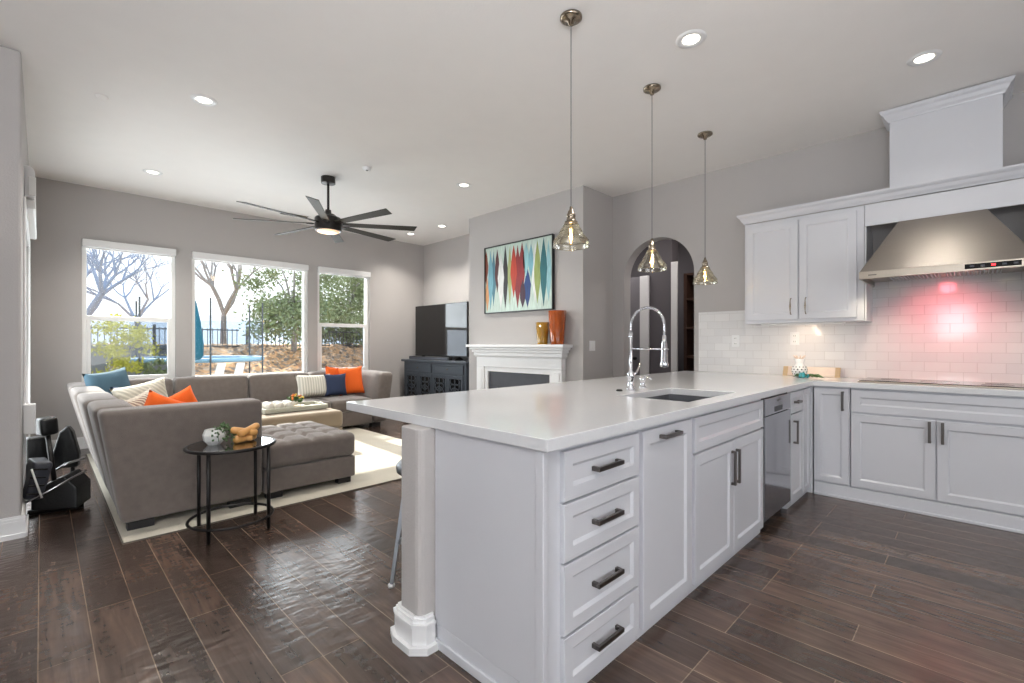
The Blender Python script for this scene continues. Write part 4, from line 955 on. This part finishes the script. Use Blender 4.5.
o = MB().rbox(2.27, 2.39, 5.54, 5.70, tz+.0125, tz+.037, .008, 6).build('closed_book', 'plate'); tag(o, 'pale closed book lying at the right end of the ottoman tray', 'book')

# ------------------------------------------------------------------ pillows
def pillow(name, loc, w, h, th, rot, mt, label):
    """rot = (tilt back, roll in plane, facing); local: width X, height Z, thickness Y"""
    n_ = 14; mb = MB(); gx = []
    for s_ in (-1, 1):
        grid = []
        for i in range(n_+1):
            row = []
            for j in range(n_+1):
                u, v_ = -1+2*i/n_, -1+2*j/n_
                pinch_u = 1-.10*(1-abs(v_)**2)*abs(u)**3; pinch_v = 1-.10*(1-abs(u)**2)*abs(v_)**3
                e_ = max(0, (1-u**4))*max(0, (1-v_**4))
                row.append((u*w/2*pinch_u, s_*th/2*e_**.5, v_*h/2*pinch_v+h/2))
            grid.append(row)
        gx.append(grid)
    cache = {}
    def v2(s_, i, j):
        key = (0 if i in (0, n_) or j in (0, n_) else s_, i, j)
        if key not in cache: cache[key] = mb.bm.verts.new(gx[s_][i][j])
        return cache[key]
    for s_ in (0, 1):
        for i in range(n_):
            for j in range(n_): mb._f([v2(s_, i, j), v2(s_, i+1, j), v2(s_, i+1, j+1), v2(s_, i, j+1)])
    mb.xform(Matrix.Rotation(rot[0], 4, 'X') @ Matrix.Translation((0, 0, h/2)) @ Matrix.Rotation(rot[1], 4, 'Y') @ Matrix.Translation((0, 0, -h/2)))
    o = mb.build(name, mt, smooth=True); o.location = loc; o.rotation_euler = (0, 0, rot[2])
    tag(o, label, 'pillow', 'throw pillows on the sectional'); return o
R2 = math.radians
# left group
pillow('throw_pillow', (.54, 6.32, .455), .42, .50, .16, (R2(-12), R2(-7), R2(30)), 'pillow_blue', 'slate blue throw pillow leaning in the left back corner of the sofa')
pillow('throw_pillow', (.70, 6.02, .455), .42, .34, .13, (R2(-16), R2(2), R2(16)), 'pillow_navy', 'muted blue pillow mostly hidden behind the pale striped pillow on the left')
pillow('throw_pillow', (.70, 5.60, .475), .44, .38, .15, (R2(-10), R2(-12), R2(10)), 'pillow_stripe', 'pale striped throw pillow, the tallest of the cluster behind the near sofa back')
pillow('throw_pillow', (.63, 4.95, .485), .32, .32, .13, (R2(-12), R2(-20), R2(30)), 'pillow_multi', 'cream pillow with brown wavy stripes against the left sofa back')
pillow('throw_pillow', (.66, 4.40, .515), .32, .30, .12, (R2(-4), R2(25), R2(6)), 'pillow_orange', 'orange throw pillow showing beside the cream wavy-striped pillow')
pillow('throw_pillow', (.80, 4.62, .515), .32, .30, .12, (R2(-4), R2(-26), R2(2)), 'pillow_orange', 'orange throw pillow peeking above the near sofa back, right of the pale striped pillow')
# right group
pillow('throw_pillow', (2.75, 6.68, .455), .50, .33, .15, (R2(-14), 0, R2(0)), 'pillow_ribbed', 'cream ribbed lumbar pillow on the window-side seat')
pillow('throw_pillow', (3.03, 6.62, .455), .32, .33, .12, (R2(-12), 0, R2(-8)), 'pillow_navy', 'navy blue pillow between the ribbed cream pillow and the orange one')
pillow('throw_pillow', (3.27, 6.64, .455), .36, .42, .14, (R2(-12), R2(-5), R2(-22)), 'pillow_orange', 'orange throw pillow nearest the right arm of the sofa')
pillow('throw_pillow', (3.12, 6.80, .455), .34, .42, .11, (R2(-8), R2(6), R2(-4)), 'pillow_orange', 'orange throw pillow standing behind the navy blue pillow')

# ------------------------------------------------------------------ side table and what stands on it
sx, sy = .880, 3.46; TH = .56
t = thing('side_table', (sx, sy, 0), 'round black metal side table with a smoked glass top in front of the sofa', 'side table')
MB().torus((sx, sy, TH-.008), .250, .011, 56, 8).build('top_rim', 'black_metal', t, smooth=True)
MB().lathe([(0, TH-.006), (.241, TH-.006), (.241, TH), (0, TH)], (sx, sy, 0), 48).build('glass_top', 'table_glass', t)
MB().torus((sx, sy, .085), .240, .009, 56, 8).build('lower_ring', 'black_metal', t, smooth=True)
for a in (225, 128, 38, 318):
    x, y = sx+.235*math.cos(R2(a)), sy+.235*math.sin(R2(a)); MB().tube([(x, y, 0.0 if y < 3.6 else RZ), (x, y, TH-.01)], .0115, 10).build('leg', 'black_metal', t, smooth=True)
t = thing('planter', (.79, 3.50, TH), 'white faceted planter with trailing green sprigs on the side table', 'planter')
MB().lathe([(0, 0), (.035, 0), (.06, .03), (.066, .065), (.052, .10), (.046, .10), (.058, .065), (0, .03)], (.79, 3.50, TH+.0005), 9).build('pot', 'white_ceramic', t)
mb = MB()
for k in range(70):
    a = random.uniform(-1.9, 1.0); r = random.uniform(.06, .14); z = TH+.11+.03*random.random()-max(0, r-.06)*1.2
    p = Vector((.80+r*math.cos(a), 3.51+r*math.sin(a)*.7, max(TH+.008, z))); q = p+Vector((random.uniform(-.02, .02), random.uniform(-.02, .02), random.uniform(-.006, .014))); mb.tube([p, (p+q)/2, q], [.002, .008, .001], 4)
for k in range(7):
    a = -1.6+k*.4; mb.tube([(.79, 3.50, TH+.09), (.80+.07*math.cos(a), 3.51+.05*math.sin(a), TH+.12), (.80+.13*math.cos(a), 3.51+.09*math.sin(a), TH+.03)], .002, 4)
mb.build('sprigs', 'leaf', t)
t = thing('knot_sculpture', (.985, 3.47, TH), 'tan knot sculpture of crossed rounded bars on the side table', 'sculpture')
def sausage(p, q, r, par, nm='bar'):
    p, q = Vector(p), Vector(q); pts = [p.lerp(q, s_) for s_ in (0, .03, .1, .5, .9, .97, 1)]; MB().tube(pts, [r*.45, r*.8, r, r*.94, r, r*.8, r*.45], 14).build(nm, 'gold_resin', par, smooth=True)
sausage((.885, 3.42, TH+.0245), (1.03, 3.49, TH+.0245), .024, t); sausage((.875, 3.465, TH+.088), (1.03, 3.44, TH+.052), .024, t); sausage((.91, 3.41, TH+.058), (1.05, 3.50, TH+.095), .024, t); sausage((.90, 3.49, TH+.0245), (1.0, 3.43, TH+.026), .022, t)

# ------------------------------------------------------------------ bar stool behind the pony wall
bx, by = 1.415, 2.0
t = thing('bar_stool', (bx, by, 0), 'grey metal bar stool mostly hidden behind the end of the peninsula', 'stool')
MB().lathe([(0, .555), (.155, .555), (.17, .565), (.172, .595), (.16, .61), (.1, .602), (0, .60)], (bx, by, 0), 32).build('seat', 'seat_grey', t, smooth=True)
for k in range(4):
    a = R2(159+90*k); ca, sa = math.cos(a), math.sin(a)
    l_ = MB().tube([(bx+.195*ca, by+.195*sa, .015), (bx+.12*ca, by+.12*sa, .555)], .0125, 4).build('leg', 'stool_steel', t)
    MB().lathe([(0, 0), (.016, 0), (.018, .012), (.012, .018), (0, .018)], (bx+.197*ca, by+.197*sa, 0), 14).build('foot_cap', 'vinyl', l_, smooth=True)
for k in range(4):
    a0, a1 = R2(159+90*k), R2(249+90*k); r = .165; MB().tube([(bx+r*math.cos(a0), by+r*math.sin(a0), .22), (bx+r*math.cos(a1), by+r*math.sin(a1), .22)], .010, 6).build('footrest_bar', 'stool_steel', t)

# ------------------------------------------------------------------ folded exercise equipment by the left wall
ex, ey = .10, 4.80
t = thing('folded_exercise_bench', (ex, ey, 0), 'black folded exercise equipment with an upright post and pads between wall and sofa', 'exercise equipment')
def slab(name, c, sx_, sy_, sz_, rx, ry, rz, mt, r=.02):
    mb = MB(); mb.rbox(-sx_/2, sx_/2, -sy_/2, sy_/2, -sz_/2, sz_/2, r, 7); mb.xform(Matrix.Translation(c) @ Matrix.Rotation(rz, 4, 'Z') @ Matrix.Rotation(ry, 4, 'Y') @ Matrix.Rotation(rx, 4, 'X')); return mb.build(name, mt, t, smooth=True)
slab('post_head', (.055, 4.73, .61), .105, .11, .13, 0, R2(-4), R2(20), 'black_leather', .025)
MB().tube([(.06, 4.72, .55), (.10, 4.62, .16)], .016, 10).build('post', 'black_metal', t, smooth=True)
mb = MB(); mb.prism([(-.07, 0), (.08, 0), (.09, .1), (.05, .28), (.02, .33), (-.03, .28), (-.07, .12)], lambda a, b_, d: (a, d, b_), -.03, .03); mb.xform(Matrix.Translation((.16, 4.93, .25)) @ Matrix.Rotation(R2(-22), 4, 'Z')); mb.build('seat_pad', 'black_leather', t, bevel=.015, seg=3)
mb = MB(); mb.prism([(-.12, 0), (.13, -.02), (.13, .13), (.06, .22), (-.12, .13)], lambda a, b_, d: (a, d, b_), -.12, .12); mb.xform(Matrix.Translation((.13, 4.62, .055)) @ Matrix.Rotation(R2(-22), 4, 'Z')); mb.build('base_cover', 'black_leather', t, bevel=.01)
slab('ribbed_pad', (.0, 4.58, .27), .10, .16, .26, R2(8), R2(10), R2(15), 'grey_plastic')
for k in range(4): slab('rib', (-.005+.008*k, 4.495, .18+.055*k), .085, .02, .012, 0, R2(10), R2(15), 'black_metal', .005)
MB().tube([(-.05, 4.50, .13), (.05, 4.44, .19), (.26, 4.52, .29)], .008, 8).build('frame_bar', 'chrome', t, smooth=True)
MB().tube([(.10, 4.78, .27), (.18, 4.80, .31), (.27, 4.84, .32)], .009, 8).build('frame_bar', 'chrome', t, smooth=True)
MB().tube([(-.02, 4.46, .36), (.0, 4.44, .28), (.03, 4.43, .16)], .006, 8).build('cable', 'vinyl', t, smooth=True)
MB().tube([(-.04, 4.64, .02), (.25, 4.60, .02)], .02, 10).build('floor_bar', 'black_metal', t, smooth=True)
slab('rear_pad', (-.0, 4.88, .40), .12, .1, .24, 0, 0, R2(10), 'black_leather')
MB().tube([(.0, 4.9, .0), (.0, 4.9, .3)], .018, 8).build('rear_leg', 'black_metal', t)
MB().tube([(.20, 4.92, .0), (.20, 4.92, .27)], .014, 8).build('rear_leg', 'black_metal', t)

t.location = (ex-.025, ey+.10, 0)

# ------------------------------------------------------------------ outside
struct(MB().box(-14, 18, 7.5, 12.2, -.25, -.1), 'trim_9', 'patio')
def wavy(name, x0, x1, y0, y1, f, mt, nx=60, ny=20, kind='structure'):
    mb = MB(); g = [[mb.bm.verts.new((x0+(x1-x0)*i/nx, y0+(y1-y0)*j/ny, f(x0+(x1-x0)*i/nx, y0+(y1-y0)*j/ny))) for j in range(ny+1)] for i in range(nx+1)]
    for i in range(nx):
        for j in range(ny): mb._f([g[i][j], g[i+1][j], g[i+1][j+1], g[i][j+1]])
    o = mb.build(name, mt); o['kind'] = kind; return o
def bankz(x, y): 
    s_ = min(1, max(0, (y-11.6)/2.6)); return -.1+1.22*s_+.05*math.sin(x*3.1+y*4)+.04*math.sin(x*7.3-y*5)+random.uniform(-.03, .03)
wavy('ground_bank', -10, 20, 11.6, 26, bankz, 'leafy_bank', 200, 90)
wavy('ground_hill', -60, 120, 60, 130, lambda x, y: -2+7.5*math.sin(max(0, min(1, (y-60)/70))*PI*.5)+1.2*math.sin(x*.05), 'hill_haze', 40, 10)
t = thing('retaining_wall', (0, 11.9, -.1), 'grey block retaining wall outside the left window', 'wall')
MB().box(-8, 2.15, 11.6, 12.1, -.1, 1.12).build('blocks', 'concrete', t); MB().box(-8, 2.2, 11.55, 12.15, 1.121, 1.2).build('coping', 'concrete', t, bevel=.01)
# fence
def fence(x0, x1, y, z, label):
    t = thing('metal_fence', ((x0+x1)/2, y, z), label, 'fence', 'metal fence along the bank')
    for zz in (.06, .50): MB().box(x0, x1, y-.015, y+.015, z+zz, z+zz+.03).build('rail', 'fence_black', t)
    mb = MB(); n_ = int((x1-x0)/.115)
    for k in range(n_): xx = x0+(k+.5)*(x1-x0)/n_; mb.box(xx-.008, xx+.008, y-.008, y+.008, z, z+.56)
    mb.build('picket_panel', 'fence_black', t)
    for k in range(int((x1-x0)/2.0)+1): MB().box(x0+k*2.0-.03, x0+k*2.0+.03, y-.03, y+.03, z-.1, z+.62).build('post', 'fence_black', t)
fence(-4, 3.9, 14.6, 1.08, 'dark metal picket fence seen through the left and middle windows')
fence(4.1, 14, 14.6, 1.08, 'dark metal picket fence seen behind the green tree, right of the middle window')

def bare_tree(x, y, z, L0, r0, seed, mt, label, lean=0, spread=.55, depth=7):
    rnd = random.Random(seed); mb = MB()
    def br(p, d, L, r, k):
        q = p+d*L*.5; q2 = q+(d+Vector((rnd.uniform(-.2, .2), rnd.uniform(-.2, .2), rnd.uniform(-.05, .1)))).normalized()*L*.5
        mb.tube([p, q, q2], [r, r*.88, r*.74], 4 if k > 2 else 8, cap=False)
        if k >= depth: return
        for i in range(4 if k == 0 else (3 if k in (1, 2) else 2)):
            a = rnd.uniform(0, 2*PI) if k else 2*PI*(i+.3)/4; s_ = rnd.uniform(.4, 1)*spread*(1.2 if k < 2 else 1)
            nd = (d+Vector((math.cos(a)*s_, math.sin(a)*s_, rnd.uniform(-.1, .2)))).normalized(); br(q2, nd, (L if k else max(L, .8))*rnd.uniform(.70, .88), r*.60, k+1)
    br(Vector((x, y, z)), Vector((lean, 0, 1)).normalized(), L0, r0, 0)
    o = mb.build('bare_tree', mt, smooth=True); tag(o, label, 'tree', 'trees outside the windows'); return o
bare_tree(3.85, 16.0, .95, 1.15, .095, 5, 'bark_grey', 'leafless grey tree standing in the middle window', 0, .72)
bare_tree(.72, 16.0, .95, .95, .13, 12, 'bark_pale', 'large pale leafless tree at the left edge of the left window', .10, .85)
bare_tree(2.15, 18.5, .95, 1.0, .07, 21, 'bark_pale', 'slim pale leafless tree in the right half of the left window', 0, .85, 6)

def leafy(x, y, z, h, rad, n_, size, mt, trunk, label, name='leafy_tree', seed=3, lo=.2, sq=1.0):
    rnd = random.Random(seed); t = thing(name, (x, y, z), label, 'tree' if name == 'leafy_tree' else 'bush')
    mb = MB()
    mb.tube([(x, y, z), (x+.05, y, z+h*.3), (x-.05, y, z+h*.6)], [trunk, trunk*.8, trunk*.4], 8)
    cl = []
    for k in range(30):
        a = rnd.uniform(0, 2*PI); rr = rad*rnd.uniform(.15, .85)**.7; c = Vector((x+rr*math.cos(a), y+rr*math.sin(a), z+h*rnd.uniform(lo, .95))); cl.append(c)
        if k % 2: mb.tube([(x, y, z+h*.35), (Vector((x, y, z+h*.5))+c)/2, c], [trunk*.5, trunk*.3, trunk*.1], 5)
    mb.build('trunk', 'bark_grey', t, smooth=True)
    mb = MB()
    for k in range(n_):
        c = rnd.choice(cl); d = Vector((rnd.gauss(0, 1), rnd.gauss(0, 1), rnd.gauss(0, .75)))*rad*.17*sq; p = c+d
        u = Vector((rnd.uniform(-1, 1), rnd.uniform(-1, 1), rnd.uniform(-1, 1))).normalized(); v_ = u.cross(Vector((rnd.uniform(-1, 1), rnd.uniform(-1, 1), rnd.uniform(-1, 1)))).normalized(); s_ = size*rnd.uniform(.6, 1.3)
        q = [mb.bm.verts.new(p+u*s_), mb.bm.verts.new(p+v_*s_*.45), mb.bm.verts.new(p-u*s_), mb.bm.verts.new(p-v_*s_*.45)]; mb._f(q)
    f = mb.build('foliage', mt, t); f['kind'] = 'stuff'
leafy(5.15, 14.0, .9, 3.1, 1.25, 9000, .06, 'foliage_green', .08, 'green leafy tree at the right of the middle window', seed=4, lo=.18)
leafy(7.5, 15.4, .9, 3.6, 1.45, 10000, .065, 'foliage_green', .10, 'large green leafy tree filling the right window', seed=9, lo=.1)
leafy(.86, 9.1, -.1, 1.75, .40, 2300, .03, 'foliage_yellow', .018, 'yellow-green leafy bush close outside the left window', 'garden_bush', 6, .2, 1.1)
leafy(1.22, 9.0, -.1, 1.1, .24, 1500, .035, 'foliage_green', .015, 'low green bush behind the yellow one outside the left window', 'garden_bush', 8, .2, 1.2)

# trampoline
tx, ty, tr = 2.12, 10.35, 1.02
t = thing('trampoline', (tx, ty, -.1), 'round trampoline with a pale blue rim and tall net poles outside the windows', 'trampoline')
MB().torus((tx, ty, .93), tr, .04, 60, 8).build('rim_pad', 'pale_blue', t, smooth=True)
MB().lathe([(0, .925), (tr-.05, .925), (tr-.05, .92), (0, .92)], (tx, ty, 0), 48).build('mat', 'trampoline_net', t)
for k in range(6):
    a = 2*PI*k/6+.45; x, y = tx+(tr+.05)*math.cos(a), ty+(tr+.05)*math.sin(a)
    MB().tube([(x, y, -.1), (x, y, 2.0)], .014, 8).build('pole', 'trampoline_net', t)
MB().lathe([(tr+.02, .96), (tr+.02, 1.7)], (tx, ty, 0), 48).build('net', 'net', t)
# closed blue parasol
t = thing('patio_umbrella', (1.70, 8.85, -.1), 'closed teal blue patio umbrella at the left edge of the middle window', 'umbrella')
MB().tube([(1.70, 8.85, -.1), (1.70, 8.85, 2.05)], .022, 10).build('pole', 'grey_plastic', t, smooth=True)
mb = MB(); mb.lathe([(.01, 1.98), (.05, 1.86), (.10, 1.55), (.135, 1.2), (.13, 1.02), (.09, .96), (.03, .97)], (1.70, 8.85, 0), 16)
for v_ in mb.bm.verts:
    a = math.atan2(v_.co.y-8.85, v_.co.x-1.70); s_ = 1+.14*math.cos(8*a); v_.co.x = 1.70+(v_.co.x-1.70)*s_; v_.co.y = 8.85+(v_.co.y-8.85)*s_
mb.build('folded_canopy', 'blue_cloth', t, smooth=True)
MB().lathe([(0, 0), (.25, 0), (.25, .06), (.05, .09), (0, .09)], (1.70, 8.85, -.1), 24).build('base', 'grey_plastic', t, smooth=True)
# loungers outside
lo = None
for (x, y, lab) in ((1.86, 8.42, 'white patio lounger with a raised back, left one outside the middle window'), (2.13, 8.38, 'white patio lounger with a raised back, right one outside the middle window')):
    if lo is None:
        t = lo = thing('patio_lounger', (x, y, -.1), lab, 'lounger', 'white patio loungers')
        mb = MB(); mb.hexa([(-.09, 0, .28), (.06, 0, .28), (.06, .04, .28), (-.09, .04, .28), (.16, .3, 1.0), (.28, .3, 1.0), (.28, .34, 1.0), (.16, .34, 1.0)]); mb.build('backrest', 'vinyl', t, bevel=.01, local=True)
        MB().box(-.11, .11, -.78, 0, .26, .3).build('seat', 'vinyl', t, bevel=.01, local=True)
        for a in (-.09, .07):
            for c_ in (-.75, -.05): MB().box(a, a+.03, c_, c_+.03, 0, .26).build('leg', 'vinyl', t, local=True)
    else: copy_tree(lo, (x, y, -.1), None, lab)
